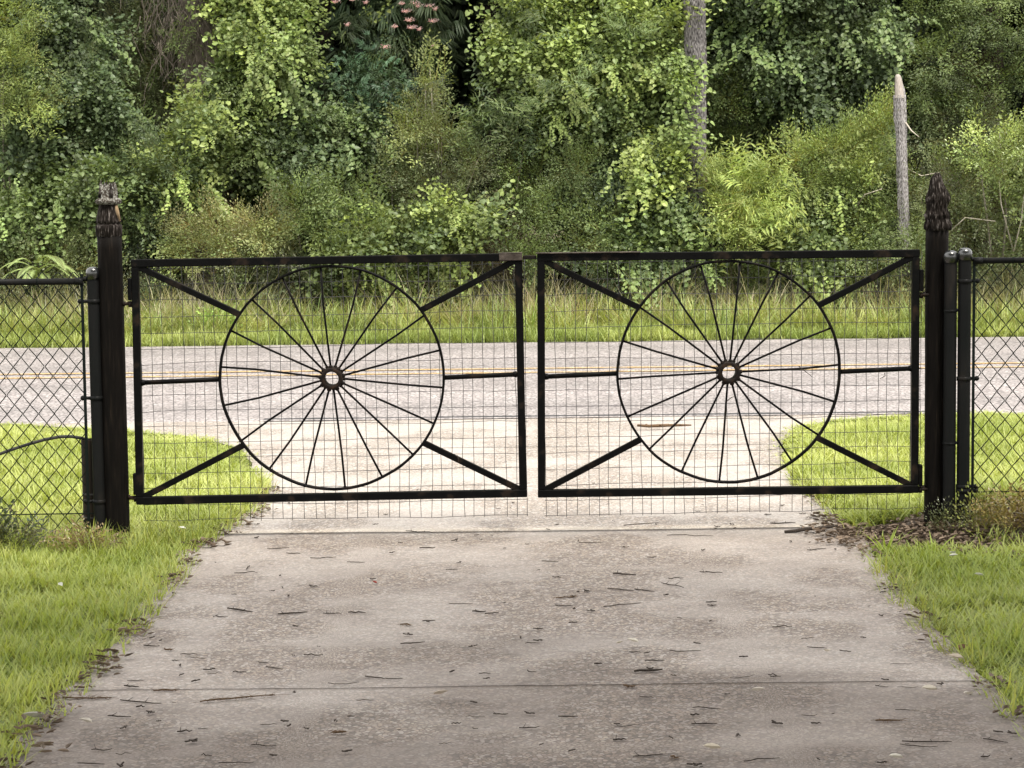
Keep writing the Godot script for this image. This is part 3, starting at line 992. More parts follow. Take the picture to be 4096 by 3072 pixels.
func sprig(kind: String) -> ArrayMesh:
	if sprigs.has(kind):
		return sprigs[kind]
	var r := RandomNumberGenerator.new()
	r.seed = kind.hash()
	var st := begin(true)
	match kind:
		"vine":   # heart-shaped leaves along a hanging strand; +Y runs outwards along the strand, +Z faces the light
			for i in 24:
				var b := Vector3(r.randf_range(-0.15, 0.15), r.randf_range(-0.02, 0.32), r.randf_range(-0.06, 0.07))
				var d := Vector3(r.randf_range(-0.7, 0.7), r.randf_range(0.1, 1.0), r.randf_range(-0.3, 0.3)).normalized()
				var n := Vector3(r.randf_range(-0.5, 0.5), r.randf_range(-0.4, 0.5), 1.0).normalized()
				var l := r.randf_range(0.026, 0.054)
				leaf(st, b, d, n, l, l * 1.02, true, shade(r, 0.28))
		"oval":
			for i in 24:
				var y := 0.27 * i / 23.0
				var q := 1.0 if i % 2 == 0 else -1.0
				var d := Vector3(q * r.randf_range(0.5, 1.0), r.randf_range(0.3, 0.9), r.randf_range(-0.3, 0.3)).normalized()
				var n := Vector3(r.randf_range(-0.4, 0.4), r.randf_range(-0.3, 0.4), 1.0).normalized()
				var l := r.randf_range(0.024, 0.046)
				leaf(st, Vector3(q * r.randf_range(0.0, 0.05), y, r.randf_range(-0.05, 0.05)), d, n, l, l * 0.48, false, shade(r, 0.25))
			blade(st, Vector3(0, -0.05, -0.01), Vector3.UP, Vector3.BACK, 0.28, 0.005, 0.1, Color(0.9, 0.7, 0.5))
		"small":
			for i in 34:
				var p := Vector3(r.randf_range(-0.11, 0.11), r.randf_range(0.0, 0.26), r.randf_range(-0.07, 0.07))
				var d := Vector3(p.x * 5.0 + r.randf_range(-0.6, 0.6), r.randf_range(0.2, 1.0), r.randf_range(-0.5, 0.5)).normalized()
				var n := Vector3(r.randf_range(-0.6, 0.6), r.randf_range(-0.4, 0.5), 1.0).normalized()
				var l := r.randf_range(0.018, 0.036)
				st.set_color(shade(r, 0.3))
				var s := n.cross(d).normalized() * l * 0.26
				quad(st, p, p + d * l * 0.45 + s, p + d * l, p + d * l * 0.45 - s)
			for k in 3:
				blade(st, Vector3(0, -0.06, -0.01), Vector3((k - 1) * 0.35, 1, 0).normalized(), Vector3.BACK, 0.29, 0.0035, 0.15, Color(1.0, 0.75, 0.55))
		"frond":   # feathery leaf: a long midrib with many narrow leaflets, arching over
			for f in 3:
				var side := Vector3(r.randf_range(-0.7, 0.7), 1.0, r.randf_range(-0.1, 0.3)).normalized()
				var p := Vector3(r.randf_range(-0.03, 0.03), 0, 0)
				var dir := side
				for i in 15:
					dir = (dir + Vector3(0, -0.05, -0.055)).normalized()
					p += dir * 0.021
					var w := 0.075 * sin(PI * (i + 2.0) / 18.0)
					for q in [-1.0, 1.0]:
						var s: Vector3 = dir.cross(Vector3.BACK).normalized() * q
						var e: Vector3 = (s + dir * 0.55 + Vector3(0, -0.1, -0.12)).normalized()
						st.set_color(shade(r, 0.2))
						var h := dir * 0.0065
						quad(st, p - h, p + e * w * 0.6 - h * 1.1, p + e * w, p + h)
		"palm":   # lobed leaves held flat
			for i in 9:
				var b := Vector3(r.randf_range(-0.12, 0.12), r.randf_range(0.0, 0.22), r.randf_range(-0.06, 0.06))
				var n := Vector3(r.randf_range(-0.4, 0.4), r.randf_range(-0.2, 0.6), 1.0).normalized()
				var turn := r.randf_range(-0.9, 0.9)
				for k in 5:
					var a := turn + (k - 2) * 0.55
					var d := (Vector3(sin(a), cos(a) * 0.9, 0.0) - n * 0.12).normalized()
					leaf(st, b, d, n, r.randf_range(0.045, 0.070) * (1.0 - 0.12 * absf(k - 2)), 0.017, false, shade(r, 0.18))
		"lance":   # long narrow drooping leaves
			for i in 15:
				var q := 1.0 if i % 2 == 0 else -1.0
				var d := Vector3(q * r.randf_range(0.4, 0.9), r.randf_range(-0.1, 0.8), r.randf_range(-0.2, 0.5)).normalized()
				leaf(st, Vector3(0, 0.02 * i, r.randf_range(-0.04, 0.04)), d, Vector3(r.randf_range(-0.3, 0.3), 0.4, 1.0).normalized(), r.randf_range(0.055, 0.095), 0.018, false, shade(r, 0.2), 0.3)
		"strand":   # one long strand of heart-shaped leaves
			for i in 22:
				var y := 0.55 * i / 21.0
				var b := Vector3(0.05 * sin(y * 9.0) + r.randf_range(-0.03, 0.03), y, r.randf_range(-0.02, 0.04))
				var d := Vector3(r.randf_range(-1.0, 1.0), r.randf_range(0.1, 0.9), r.randf_range(-0.2, 0.3)).normalized()
				var l := r.randf_range(0.026, 0.050)
				leaf(st, b, d, Vector3(r.randf_range(-0.4, 0.4), r.randf_range(-0.4, 0.3), 1.0).normalized(), l, l, true, shade(r, 0.2))
		"droop":   # long narrow leaves hanging in a fan
			for i in 9:
				var d := Vector3(r.randf_range(-0.8, 0.8), 1.0, r.randf_range(-0.1, 0.5)).normalized()
				blade(st, Vector3(r.randf_range(-0.05, 0.05), r.randf_range(0.0, 0.08), r.randf_range(-0.04, 0.04)), d, Vector3(0, -0.2, 1).normalized(), r.randf_range(0.13, 0.22), 0.021, -0.6, shade(r, 0.3), 4)
		"coarse":   # heavy leaf clumps for the depth of the wood
			for i in 16:
				var b := Vector3(r.randf_range(-0.3, 0.3), r.randf_range(-0.3, 0.3), r.randf_range(-0.2, 0.2))
				var d := Vector3(r.randf_range(-1, 1), r.randf_range(-1, 0.5), r.randf_range(-0.4, 0.4)).normalized()
				leaf(st, b, d, Vector3(r.randf_range(-0.5, 0.5), r.randf_range(-0.3, 0.6), 1).normalized(), r.randf_range(0.12, 0.2), 0.12, false, shade(r, 0.3))
	sprigs[kind] = done(st)
	return sprigs[kind]


func scatter(called: String, mesh: Mesh, m: Material, parent: Node3D, where: Array, tints: Array) -> MultiMeshInstance3D:
	var mm := MultiMesh.new()
	mm.transform_format = MultiMesh.TRANSFORM_3D
	mm.use_colors = true
	mm.mesh = mesh
	mm.instance_count = where.size()
	for i in where.size():
		mm.set_instance_transform(i, where[i])
		mm.set_instance_color(i, tints[i])
	var o := MultiMeshInstance3D.new()
	o.name = called if parent != self else numbered(called)
	o.multimesh = mm
	o.material_override = m
	parent.add_child(o, true)
	stuff(o)
	return o


# foliage of one plant: leaf clumps over lumpy masses, each mass [centre, radii]; masses are given in the scene's metres
func foliage(plant: Node3D, kind: String, tint: Color, tint2: Color, masses: Array, density: float, m: Material, lean := 0.0, called := "foliage"):
	var where := []
	var tints := []
	for mass in masses:
		var c: Vector3 = mass[0] - plant.position
		var r: Vector3 = mass[1]
		var clumps := int(density * (r.x * r.y * 3.2 + r.z * (r.x + r.y) * 1.4) + 3)
		for k in clumps:
			var e := Vector3(rng.randfn(), rng.randfn() * 0.9 + 0.12, rng.randfn()).normalized()
			if e.z < -0.2 and rng.randf() < 0.72:
				e.z = -e.z
			var lump := 1.0 + 0.8 * wob.get_noise_3d(e.x * 0.9 + c.x * 3.0, e.y * 0.9 + c.y * 3.0, e.z * 0.9)
			var f := lump * rng.randf_range(0.55, 1.06) if rng.randf() < 0.8 else rng.randf_range(0.1, 0.6)
			if rng.randf() < 0.12:
				f *= 1.35
			var size := rng.randf_range(0.6, 1.2)
			var at := c + e * r * f
			var t: Color = tint.lerp(tint2, clampf(rng.randfn() * 0.33 + 0.38 + 0.25 * e.y, 0.0, 1.0)) * rng.randf_range(0.7, 1.35)
			for s in rng.randi_range(4, 8):
				var p := at + Vector3(rng.randfn(), rng.randfn(), rng.randfn()) * 0.075 * size
				var g := (e * 0.8 + Vector3(rng.randfn() * 0.5, rng.randfn() * 0.4 + lean, rng.randfn() * 0.3 + 0.25)).normalized()
				var face := (Vector3(e.x * 0.6, 0.65 + 0.4 * e.y, 0.55 + 0.5 * e.z) + Vector3(rng.randfn(), rng.randfn(), rng.randfn()) * 0.28).normalized()
				var x := g.cross(face).normalized()
				face = x.cross(g).normalized()
				var sc := size * rng.randf_range(0.75, 1.2)
				where.append(Transform3D(Basis(x * sc, g * sc, face * sc), p))
				tints.append(t * rng.randf_range(0.85, 1.15))
	if where.is_empty():
		return
	scatter(called, sprig(kind), m, plant, where, tints)


func stems(plant: Node3D, masses: Array, count: int, r: float, m: Material, called := "stem"):
	for k in count:
		var mass: Array = masses[k % masses.size()]
		var top: Vector3 = mass[0] - plant.position + Vector3(rng.randf_range(-0.6, 0.6) * mass[1].x, rng.randf_range(-0.2, 0.7) * mass[1].y, rng.randf_range(-0.3, 0.4) * mass[1].z)
		var foot := Vector3(lerpf(top.x, 0.0, 0.6) + rng.randf_range(-0.15, 0.15), 0.0, rng.randf_range(-0.15, 0.15))
		var mid := foot.lerp(top, 0.55) + Vector3(rng.randf_range(-0.1, 0.1), 0.05, rng.randf_range(-0.08, 0.08))
		var st := begin(false)
		tube(st, [foot, mid, top], [r * 1.2, r, r * 0.4], 6)
		part(called, done(st), m, plant)


func shrub(called: String, label: String, category: String, kind: String, tint: Color, tint2: Color, masses: Array, density: float, lean := 0.0, n_stems := 2, m: Material = null, group := "") -> Node3D:
	var c: Vector3 = masses[0][0]
	var g := thing(called, label, category, Vector3(c.x, height(c.x, c.z), c.z), group)
	stems(g, masses, n_stems, 0.012, M.stem)
	foliage(g, kind, tint, tint2, masses, density * 0.85, m if m else M.leaf, lean)
	var second: String = {"vine": "oval", "oval": "small", "small": "oval", "palm": "small", "lance": "small", "frond": "small"}[kind]
	foliage(g, second, tint.lerp(tint2, 0.2), tint2.lerp(Color(0.16, 0.17, 0.09), 0.3), masses, density * 0.22, M.leaf, 0.3, "mixed_leaves")
	if kind == "vine":
		foliage(g, "strand", tint2, tint2.lerp(Color(0.26, 0.37, 0.11), 0.5), masses, density * 0.10, M.leaf, -1.6, "hanging_strands")
	return g


func trunk_part(g: Node3D, a: Vector3, b: Vector3, r0: float, r1: float, m: Material, bend := Vector3.ZERO, amp := 0.16, key := 1):
	var p := bole_path(a - g.position, b - g.position, 60, r0, r1, bend)
	part("trunk", bole(p[0], p[1], 36, amp, 3.4, 0.7, key), m, g)


func forest():
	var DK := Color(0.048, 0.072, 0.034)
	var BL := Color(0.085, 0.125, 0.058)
	var MD := Color(0.116, 0.160, 0.060)
	var LT := Color(0.192, 0.258, 0.083)
	var YL := Color(0.305, 0.375, 0.105)
	var GY := Color(0.155, 0.172, 0.095)
	var TN := Color(0.26, 0.235, 0.15)
	var DEN := 21.0
	var tree := thing("vine_covered_tree", "brown tree smothered in bright heart leaved vine, left of the pink flowers", "tree", Vector3(-3.35, 0, -26.2))
	trunk_part(tree, Vector3(-3.45, 0, -26.25), Vector3(-3.62, 7.0, -26.4), 0.30, 0.24, M.dead_vine, Vector3(0.08, 0, 0), 0.3, 5)
	foliage(tree, "vine", LT, YL, [[Vector3(-3.050, 3.490, -25.900), Vector3(0.394, 0.315, 0.320)], [Vector3(-2.625, 3.427, -25.800), Vector3(0.367, 0.367, 0.320)], [Vector3(-2.416, 3.061, -25.700), Vector3(0.235, 0.209, 0.320)], [Vector3(-2.639, 3.008, -25.600), Vector3(0.312, 0.260, 0.320)], [Vector3(-2.852, 3.945, -25.850), Vector3(0.577, 0.315, 0.320)]], DEN, M.leaf, -0.45, "vine_leaves")
	foliage(tree, "vine", MD, LT, [[Vector3(-2.912, 2.663, -25.900), Vector3(0.447, 0.315, 0.320)], [Vector3(-3.221, 2.302, -25.800), Vector3(0.393, 0.314, 0.320)], [Vector3(-2.799, 2.089, -25.700), Vector3(0.391, 0.313, 0.320)], [Vector3(-3.258, 1.862, -25.600), Vector3(0.364, 0.260, 0.320)], [Vector3(-2.601, 2.348, -25.850), Vector3(0.236, 0.315, 0.320)]], DEN * 1.1, M.leaf, -0.3, "vine_leaves")
	foliage(tree, "oval", MD, LT, [[Vector3(-2.995, 2.865, -25.750), Vector3(0.366, 0.314, 0.300)], [Vector3(-2.788, 2.346, -25.650), Vector3(0.364, 0.312, 0.300)], [Vector3(-3.094, 1.989, -25.550), Vector3(0.363, 0.207, 0.300)]], DEN * 0.5, M.leaf, 0.1, "vine_leaves")
	foliage(tree, "strand", LT, YL, [[Vector3(-2.766, 3.318, -25.650), Vector3(0.416, 0.312, 0.300)], [Vector3(-2.559, 2.903, -25.550), Vector3(0.311, 0.259, 0.300)], [Vector3(-2.917, 2.496, -25.450), Vector3(0.362, 0.310, 0.300)]], DEN * 0.25, M.leaf, -1.6, "hanging_strands")
	tree = thing("dead_vine_curtain", "curtain of dead brown vines hanging beside the vine covered tree", "dead vines", Vector3(-3.689, 1.946, -26.100))
	var dv := begin(false)
	for k in 420:
		var a := Vector3(-3.622, 3.561, -26.100) + Vector3(rng.randfn() * 0.24, rng.randfn() * 0.32, rng.randf_range(-0.2, 0.18)) - tree.position
		var run := []
		var dd := Vector3(rng.randfn() * 0.4, -1.0, rng.randfn() * 0.25).normalized()
		for q in 7:
			run.append(a)
			dd = (dd + Vector3(rng.randfn() * 0.35, -0.2, rng.randfn() * 0.3)).normalized()
			a += dd * 0.07
		tube(dv, run, [0.0055, 0.0045, 0.004, 0.003], 4)
	foliage(tree, "oval", MD, LT, [[Vector3(-3.733, 3.189, -25.900), Vector3(0.25, 0.35, 0.1)], [Vector3(-3.429, 2.876, -25.900), Vector3(0.2, 0.2, 0.1)]], 5.0, M.leaf, 0.0, "stray_leaves")
	stuff(part("dead_stems", done(dv), M.dead_vine, tree))
	shrub("vine_mound", "tall dark mound of round leaved vine at the far left", "vine", "vine", BL, MD, [[Vector3(-5.020, 3.355, -25.850), Vector3(0.472, 0.367, 0.400)], [Vector3(-4.702, 2.935, -25.750), Vector3(0.366, 0.418, 0.400)], [Vector3(-5.104, 2.680, -25.650), Vector3(0.416, 0.364, 0.400)], [Vector3(-4.553, 2.364, -25.550), Vector3(0.363, 0.415, 0.400)], [Vector3(-4.947, 2.011, -25.800), Vector3(0.471, 0.367, 0.400)], [Vector3(-4.514, 1.954, -25.700), Vector3(0.313, 0.313, 0.400)], [Vector3(-5.368, 2.169, -25.600), Vector3(0.364, 0.312, 0.400)]], DEN * 0.95, -0.4, 2, null, "")
	shrub("bright_shrub", "bright yellow green shrub rising along the left border", "shrub", "oval", LT, YL, [[Vector3(-5.461, 3.325, -25.250), Vector3(0.282, 0.410, 0.300)], [Vector3(-5.482, 2.768, -25.150), Vector3(0.306, 0.357, 0.300)], [Vector3(-5.321, 2.412, -25.050), Vector3(0.305, 0.254, 0.300)], [Vector3(-5.857, 3.014, -24.950), Vector3(0.304, 0.759, 0.300)]], DEN, 0.1, 2, null, "")
	shrub("understory_shrub", "grey green thicket in the shade right of the far left vine mound", "shrub", "small", GY, MD, [[Vector3(-4.265, 3.393, -26.650), Vector3(0.433, 0.379, 0.300)], [Vector3(-4.105, 2.803, -26.550), Vector3(0.377, 0.377, 0.300)], [Vector3(-4.311, 2.485, -26.450), Vector3(0.322, 0.322, 0.300)], [Vector3(-3.818, 2.424, -26.350), Vector3(0.321, 0.321, 0.300)]], DEN * 1.1, 0, 2, null, "")
	shrub("leafy_shrub", "mid green shrub above the left chain link fence", "shrub", "vine", MD, LT, [[Vector3(-5.282, 1.604, -25.350), Vector3(0.514, 0.283, 0.350)], [Vector3(-4.757, 1.396, -25.250), Vector3(0.410, 0.256, 0.350)], [Vector3(-5.456, 1.253, -25.150), Vector3(0.408, 0.204, 0.350)], [Vector3(-4.461, 1.598, -25.050), Vector3(0.305, 0.203, 0.350)]], DEN, -0.1, 2, null, "")
	shrub("leafy_shrub", "dark leafy shrub directly behind the ringed post top", "shrub", "oval", BL, MD, [[Vector3(-4.154, 1.643, -25.350), Vector3(0.412, 0.309, 0.350)], [Vector3(-3.891, 1.335, -25.250), Vector3(0.410, 0.256, 0.350)], [Vector3(-4.236, 1.189, -25.150), Vector3(0.357, 0.204, 0.350)], [Vector3(-3.745, 1.842, -25.050), Vector3(0.305, 0.254, 0.350)]], DEN, 0.1, 2, null, "")
	shrub("leafy_shrub", "vine tangled shrub with yellow leaves right of the ringed post top", "shrub", "vine", MD, YL, [[Vector3(-3.493, 1.992, -25.450), Vector3(0.310, 0.258, 0.300)], [Vector3(-3.592, 1.585, -25.350), Vector3(0.309, 0.232, 0.300)], [Vector3(-3.833, 1.589, -25.250), Vector3(0.256, 0.205, 0.300)], [Vector3(-3.344, 2.241, -25.150), Vector3(0.204, 0.204, 0.300)]], DEN * 0.8, -0.3, 2, null, "")
	frond_plant("pale feathery plant arching beside the left posts", Vector3(-5.039, 0.699, -24.400))
	shrub("low_bush", "low grey green bush behind the left chain link fence", "bush", "small", GY, LT, [[Vector3(-5.321, 0.692, -25.150), Vector3(0.561, 0.204, 0.350)], [Vector3(-4.638, 0.739, -25.050), Vector3(0.407, 0.229, 0.350)], [Vector3(-4.918, 0.899, -24.950), Vector3(0.354, 0.203, 0.350)]], DEN * 1.2, 0.2, 2, null, "")
	shrub("reddish_bush", "rounded pale bush with reddish tips above the left gate rail", "bush", "small", LT, Color(0.30, 0.28, 0.13), [[Vector3(-3.196, 1.005, -24.950), Vector3(0.405, 0.228, 0.350)], [Vector3(-2.834, 0.879, -24.850), Vector3(0.454, 0.227, 0.350)], [Vector3(-3.425, 0.839, -24.750), Vector3(0.301, 0.176, 0.350)], [Vector3(-2.706, 1.085, -24.650), Vector3(0.200, 0.125, 0.350)]], DEN * 1.5, 0.3, 4, null, "")
	shrub("low_bush", "dark low bush just left of the left wheel, behind the gate", "bush", "small", BL, GY, [[Vector3(-3.576, 0.524, -25.050), Vector3(0.508, 0.178, 0.300)], [Vector3(-2.953, 0.573, -24.950), Vector3(0.456, 0.203, 0.300)], [Vector3(-2.438, 0.522, -24.850), Vector3(0.353, 0.202, 0.300)]], DEN, 0.1, 2, null, "")
	tree = thing("silk_tree", "silk tree with drooping feathery leaves and pink flower puffs", "tree", Vector3(-1.2, 0, -26.9))
	trunk_part(tree, Vector3(-1.2, 0, -26.9), Vector3(-1.5, 5.5, -26.8), 0.075, 0.05, M.brown_bark, Vector3(0.12, 0, 0), 0.1, 9)
	foliage(tree, "droop", Color(0.050, 0.082, 0.040), Color(0.10, 0.135, 0.065), [[Vector3(-1.640, 3.575, -26.650), Vector3(0.433, 0.270, 0.300)], [Vector3(-1.265, 3.300, -26.550), Vector3(0.485, 0.296, 0.300)], [Vector3(-1.740, 3.195, -26.450), Vector3(0.322, 0.268, 0.300)], [Vector3(-0.883, 3.442, -26.350), Vector3(0.321, 0.267, 0.300)], [Vector3(-1.059, 2.983, -26.600), Vector3(0.297, 0.243, 0.300)], [Vector3(-1.360, 3.877, -26.500), Vector3(0.699, 0.215, 0.300)], [Vector3(-0.896, 2.656, -26.400), Vector3(0.161, 0.214, 0.300)]], DEN * 0.9, M.leaf, -1.1)
	blossom(tree, Vector3(-1.949, 3.609, -25.950), 1.00)
	blossom(tree, Vector3(-1.808, 3.355, -25.950), 0.90)
	blossom(tree, Vector3(-1.385, 3.103, -25.950), 1.10)
	blossom(tree, Vector3(-1.272, 3.329, -25.950), 0.80)
	blossom(tree, Vector3(-1.149, 3.497, -25.950), 1.05)
	blossom(tree, Vector3(-1.013, 3.552, -25.950), 1.00)
	blossom(tree, Vector3(-1.001, 3.295, -25.950), 0.90)
	blossom(tree, Vector3(-1.109, 3.399, -25.950), 1.10)
	blossom(tree, Vector3(-0.832, 3.112, -25.950), 0.80)
	blossom(tree, Vector3(-0.849, 3.386, -25.950), 1.05)
	blossom(tree, Vector3(-0.893, 3.551, -25.950), 1.00)
	blossom(tree, Vector3(-1.596, 3.600, -25.950), 0.90)
	blossom(tree, Vector3(-1.049, 3.584, -25.950), 1.10)
	blossom(tree, Vector3(-1.190, 3.585, -25.950), 0.80)
	blossom(tree, Vector3(-1.090, 3.316, -25.950), 1.05)
	blossom(tree, Vector3(-1.751, 3.633, -25.950), 1.00)
	blossom(tree, Vector3(-0.816, 3.519, -25.950), 0.90)
	shrub("palmate_shrub", "blue green shrub with lobed leaves under the pink flowers", "shrub", "palm", BL, Color(0.075, 0.14, 0.075), [[Vector3(-1.564, 2.783, -26.050), Vector3(0.344, 0.211, 0.300)], [Vector3(-1.771, 2.548, -25.950), Vector3(0.316, 0.211, 0.300)], [Vector3(-1.347, 2.592, -25.850), Vector3(0.210, 0.210, 0.300)], [Vector3(-1.604, 2.386, -25.750), Vector3(0.314, 0.157, 0.300)]], DEN, 0.1, 2, null, "")
	shrub("vine_mound", "blue green mound of round vine leaves below the lobed leaf shrub", "vine", "vine", BL, MD, [[Vector3(-2.074, 2.262, -25.750), Vector3(0.418, 0.261, 0.350)], [Vector3(-1.709, 1.974, -25.650), Vector3(0.390, 0.260, 0.350)], [Vector3(-2.268, 2.031, -25.550), Vector3(0.259, 0.259, 0.350)], [Vector3(-2.060, 1.721, -25.450), Vector3(0.310, 0.232, 0.350)], [Vector3(-1.604, 2.230, -25.700), Vector3(0.209, 0.209, 0.350)]], DEN, -0.2, 2, null, "")
	shrub("twiggy_shrub", "pale thin shrub with upright bare twigs below the pink flowers", "shrub", "small", GY, YL, [[Vector3(-0.996, 2.372, -25.450), Vector3(0.181, 0.207, 0.220)], [Vector3(-0.885, 2.673, -25.350), Vector3(0.072, 0.257, 0.220)], [Vector3(-1.094, 2.116, -25.250), Vector3(0.256, 0.256, 0.220)], [Vector3(-0.710, 2.060, -25.150), Vector3(0.204, 0.230, 0.220)], [Vector3(-0.950, 1.861, -25.400), Vector3(0.309, 0.258, 0.220)]], DEN * 0.55, 0.5, 9, null, "")
	shrub("leafy_shrub", "grey green thicket behind the middle of the left gate rail", "shrub", "small", GY, MD, [[Vector3(-1.183, 1.609, -25.350), Vector3(0.412, 0.257, 0.350)], [Vector3(-0.720, 1.554, -25.250), Vector3(0.359, 0.307, 0.350)], [Vector3(-0.823, 1.252, -25.150), Vector3(0.357, 0.255, 0.350)], [Vector3(-0.459, 1.704, -25.050), Vector3(0.254, 0.254, 0.350)]], DEN * 1.2, 0.3, 5, null, "")
	shrub("leafy_shrub", "mid green rounded shrub above the left wheel", "shrub", "oval", MD, LT, [[Vector3(-1.839, 1.365, -25.150), Vector3(0.459, 0.230, 0.350)], [Vector3(-2.141, 1.117, -25.050), Vector3(0.356, 0.229, 0.350)], [Vector3(-1.575, 1.164, -24.950), Vector3(0.354, 0.253, 0.350)], [Vector3(-2.321, 1.325, -24.850), Vector3(0.252, 0.227, 0.350)]], DEN, 0.2, 2, null, "")
	shrub("vine_mound", "low yellowish vine draped over brush right of the left wheel top", "vine", "vine", MD, YL, [[Vector3(-1.274, 1.059, -24.950), Vector3(0.354, 0.228, 0.300)], [Vector3(-0.867, 1.008, -24.850), Vector3(0.353, 0.202, 0.300)], [Vector3(-1.619, 0.844, -24.750), Vector3(0.402, 0.151, 0.300)], [Vector3(-0.558, 1.160, -24.650), Vector3(0.300, 0.250, 0.300)], [Vector3(-1.024, 0.756, -24.900), Vector3(0.404, 0.126, 0.300)]], DEN, -0.1, 2, null, "")
	shrub("dry_bush", "grey dry brush behind the meeting point of the gate leaves", "bush", "small", Color(0.14, 0.125, 0.085), TN, [[Vector3(-0.163, 0.993, -25.050), Vector3(0.305, 0.203, 0.300)], [Vector3(0.037, 0.741, -24.950), Vector3(0.304, 0.253, 0.300)], [Vector3(-0.317, 0.699, -24.850), Vector3(0.252, 0.177, 0.300)]], DEN * 0.8, 0.4, 12, null, "")
	tree = thing("vine_covered_tree", "large tree draped in bright yellow green vine left of the grey trunk", "tree", Vector3(0.75, 0, -26.0))
	trunk_part(tree, Vector3(0.75, 0, -26.2), Vector3(0.5, 6.5, -26.3), 0.13, 0.1, M.brown_bark, Vector3(0.1, 0, 0), 0.15, 15)
	foliage(tree, "vine", LT, YL, [[Vector3(0.377, 3.384, -25.650), Vector3(0.416, 0.260, 0.350)], [Vector3(0.836, 3.271, -25.550), Vector3(0.467, 0.311, 0.350)], [Vector3(0.114, 2.970, -25.450), Vector3(0.310, 0.258, 0.350)], [Vector3(1.339, 3.254, -25.350), Vector3(0.360, 0.257, 0.350)], [Vector3(0.526, 2.921, -25.600), Vector3(0.468, 0.260, 0.350)], [Vector3(1.036, 2.809, -25.500), Vector3(0.362, 0.259, 0.350)], [Vector3(1.594, 2.900, -25.400), Vector3(0.258, 0.258, 0.350)], [Vector3(0.843, 3.786, -25.650), Vector3(0.781, 0.312, 0.350)]], DEN * 1.05, M.leaf, -0.25, "vine_leaves")
	foliage(tree, "vine", MD, LT, [[Vector3(0.161, 2.518, -25.650), Vector3(0.364, 0.260, 0.330)], [Vector3(0.726, 2.483, -25.550), Vector3(0.415, 0.233, 0.330)], [Vector3(1.544, 2.471, -25.450), Vector3(0.258, 0.232, 0.330)], [Vector3(1.077, 2.372, -25.350), Vector3(0.309, 0.206, 0.330)], [Vector3(0.725, 2.100, -25.600), Vector3(0.468, 0.260, 0.330)], [Vector3(1.648, 2.191, -25.500), Vector3(0.207, 0.259, 0.330)], [Vector3(1.231, 2.041, -25.400), Vector3(0.206, 0.206, 0.330)]], DEN, M.leaf, -0.35, "vine_leaves")
	foliage(tree, "lance", MD, LT, [[Vector3(0.218, 3.267, -25.350), Vector3(0.309, 0.309, 0.300)], [Vector3(-0.098, 2.307, -25.250), Vector3(0.256, 0.205, 0.300)], [Vector3(1.176, 3.144, -25.150), Vector3(0.408, 0.306, 0.300)], [Vector3(0.512, 2.647, -25.050), Vector3(0.407, 0.203, 0.300)]], DEN * 0.45, M.leaf, 0.0, "hanging_leaves")
	foliage(tree, "strand", LT, YL, [[Vector3(0.268, 3.070, -25.450), Vector3(0.362, 0.310, 0.300)], [Vector3(0.826, 2.907, -25.350), Vector3(0.463, 0.257, 0.300)], [Vector3(1.331, 2.947, -25.250), Vector3(0.359, 0.307, 0.300)], [Vector3(0.664, 2.397, -25.150), Vector3(0.459, 0.255, 0.300)], [Vector3(1.131, 2.398, -25.400), Vector3(0.361, 0.258, 0.300)]], DEN * 0.25, M.leaf, -1.6, "hanging_strands")
	shrub("leafy_shrub", "blue green shrub with long leaflets left of the central vine tree", "shrub", "lance", BL, MD, [[Vector3(-0.202, 2.157, -25.250), Vector3(0.256, 0.154, 0.250)], [Vector3(0.052, 2.102, -25.150), Vector3(0.255, 0.179, 0.250)]], DEN * 0.9, 0.1, 2, null, "")
	shrub("leafy_shrub", "olive thicket under the central vine tree", "shrub", "small", MD, LT, [[Vector3(0.201, 1.644, -25.350), Vector3(0.412, 0.309, 0.350)], [Vector3(0.043, 1.290, -25.250), Vector3(0.359, 0.256, 0.350)], [Vector3(0.553, 1.388, -25.150), Vector3(0.408, 0.281, 0.350)], [Vector3(0.757, 1.741, -25.050), Vector3(0.305, 0.203, 0.350)]], DEN * 1.2, 0.2, 2, null, "")
	shrub("vine_mound", "dark vine mound left of the foot of the grey trunk", "vine", "vine", DK, BL, [[Vector3(1.175, 1.684, -25.350), Vector3(0.360, 0.232, 0.350)], [Vector3(1.475, 1.478, -25.250), Vector3(0.307, 0.256, 0.350)], [Vector3(1.112, 1.331, -25.150), Vector3(0.408, 0.230, 0.350)], [Vector3(1.667, 1.680, -25.050), Vector3(0.203, 0.254, 0.350)]], DEN, -0.2, 2, null, "")
	shrub("vine_mound", "thin trail of yellow vine leaves hanging left of the grey trunk", "vine", "vine", YL, YL, [[Vector3(1.495, 1.984, -25.100), Vector3(0.112, 0.112, 0.120)], [Vector3(1.564, 1.832, -25.000), Vector3(0.091, 0.101, 0.120)], [Vector3(1.683, 1.705, -24.900), Vector3(0.101, 0.081, 0.120)], [Vector3(1.401, 1.883, -24.800), Vector3(0.070, 0.070, 0.120)]], DEN * 1.2, -0.5, 1, null, "")
	shrub("leafy_shrub", "leafy green bank above the left end of the right gate rail", "shrub", "oval", MD, LT, [[Vector3(0.495, 1.039, -24.950), Vector3(0.405, 0.203, 0.300)], [Vector3(0.946, 1.012, -24.850), Vector3(0.403, 0.227, 0.300)], [Vector3(0.739, 0.792, -24.750), Vector3(0.452, 0.151, 0.300)], [Vector3(0.237, 0.827, -24.650), Vector3(0.300, 0.175, 0.300)]], DEN, 0.2, 2, null, "")
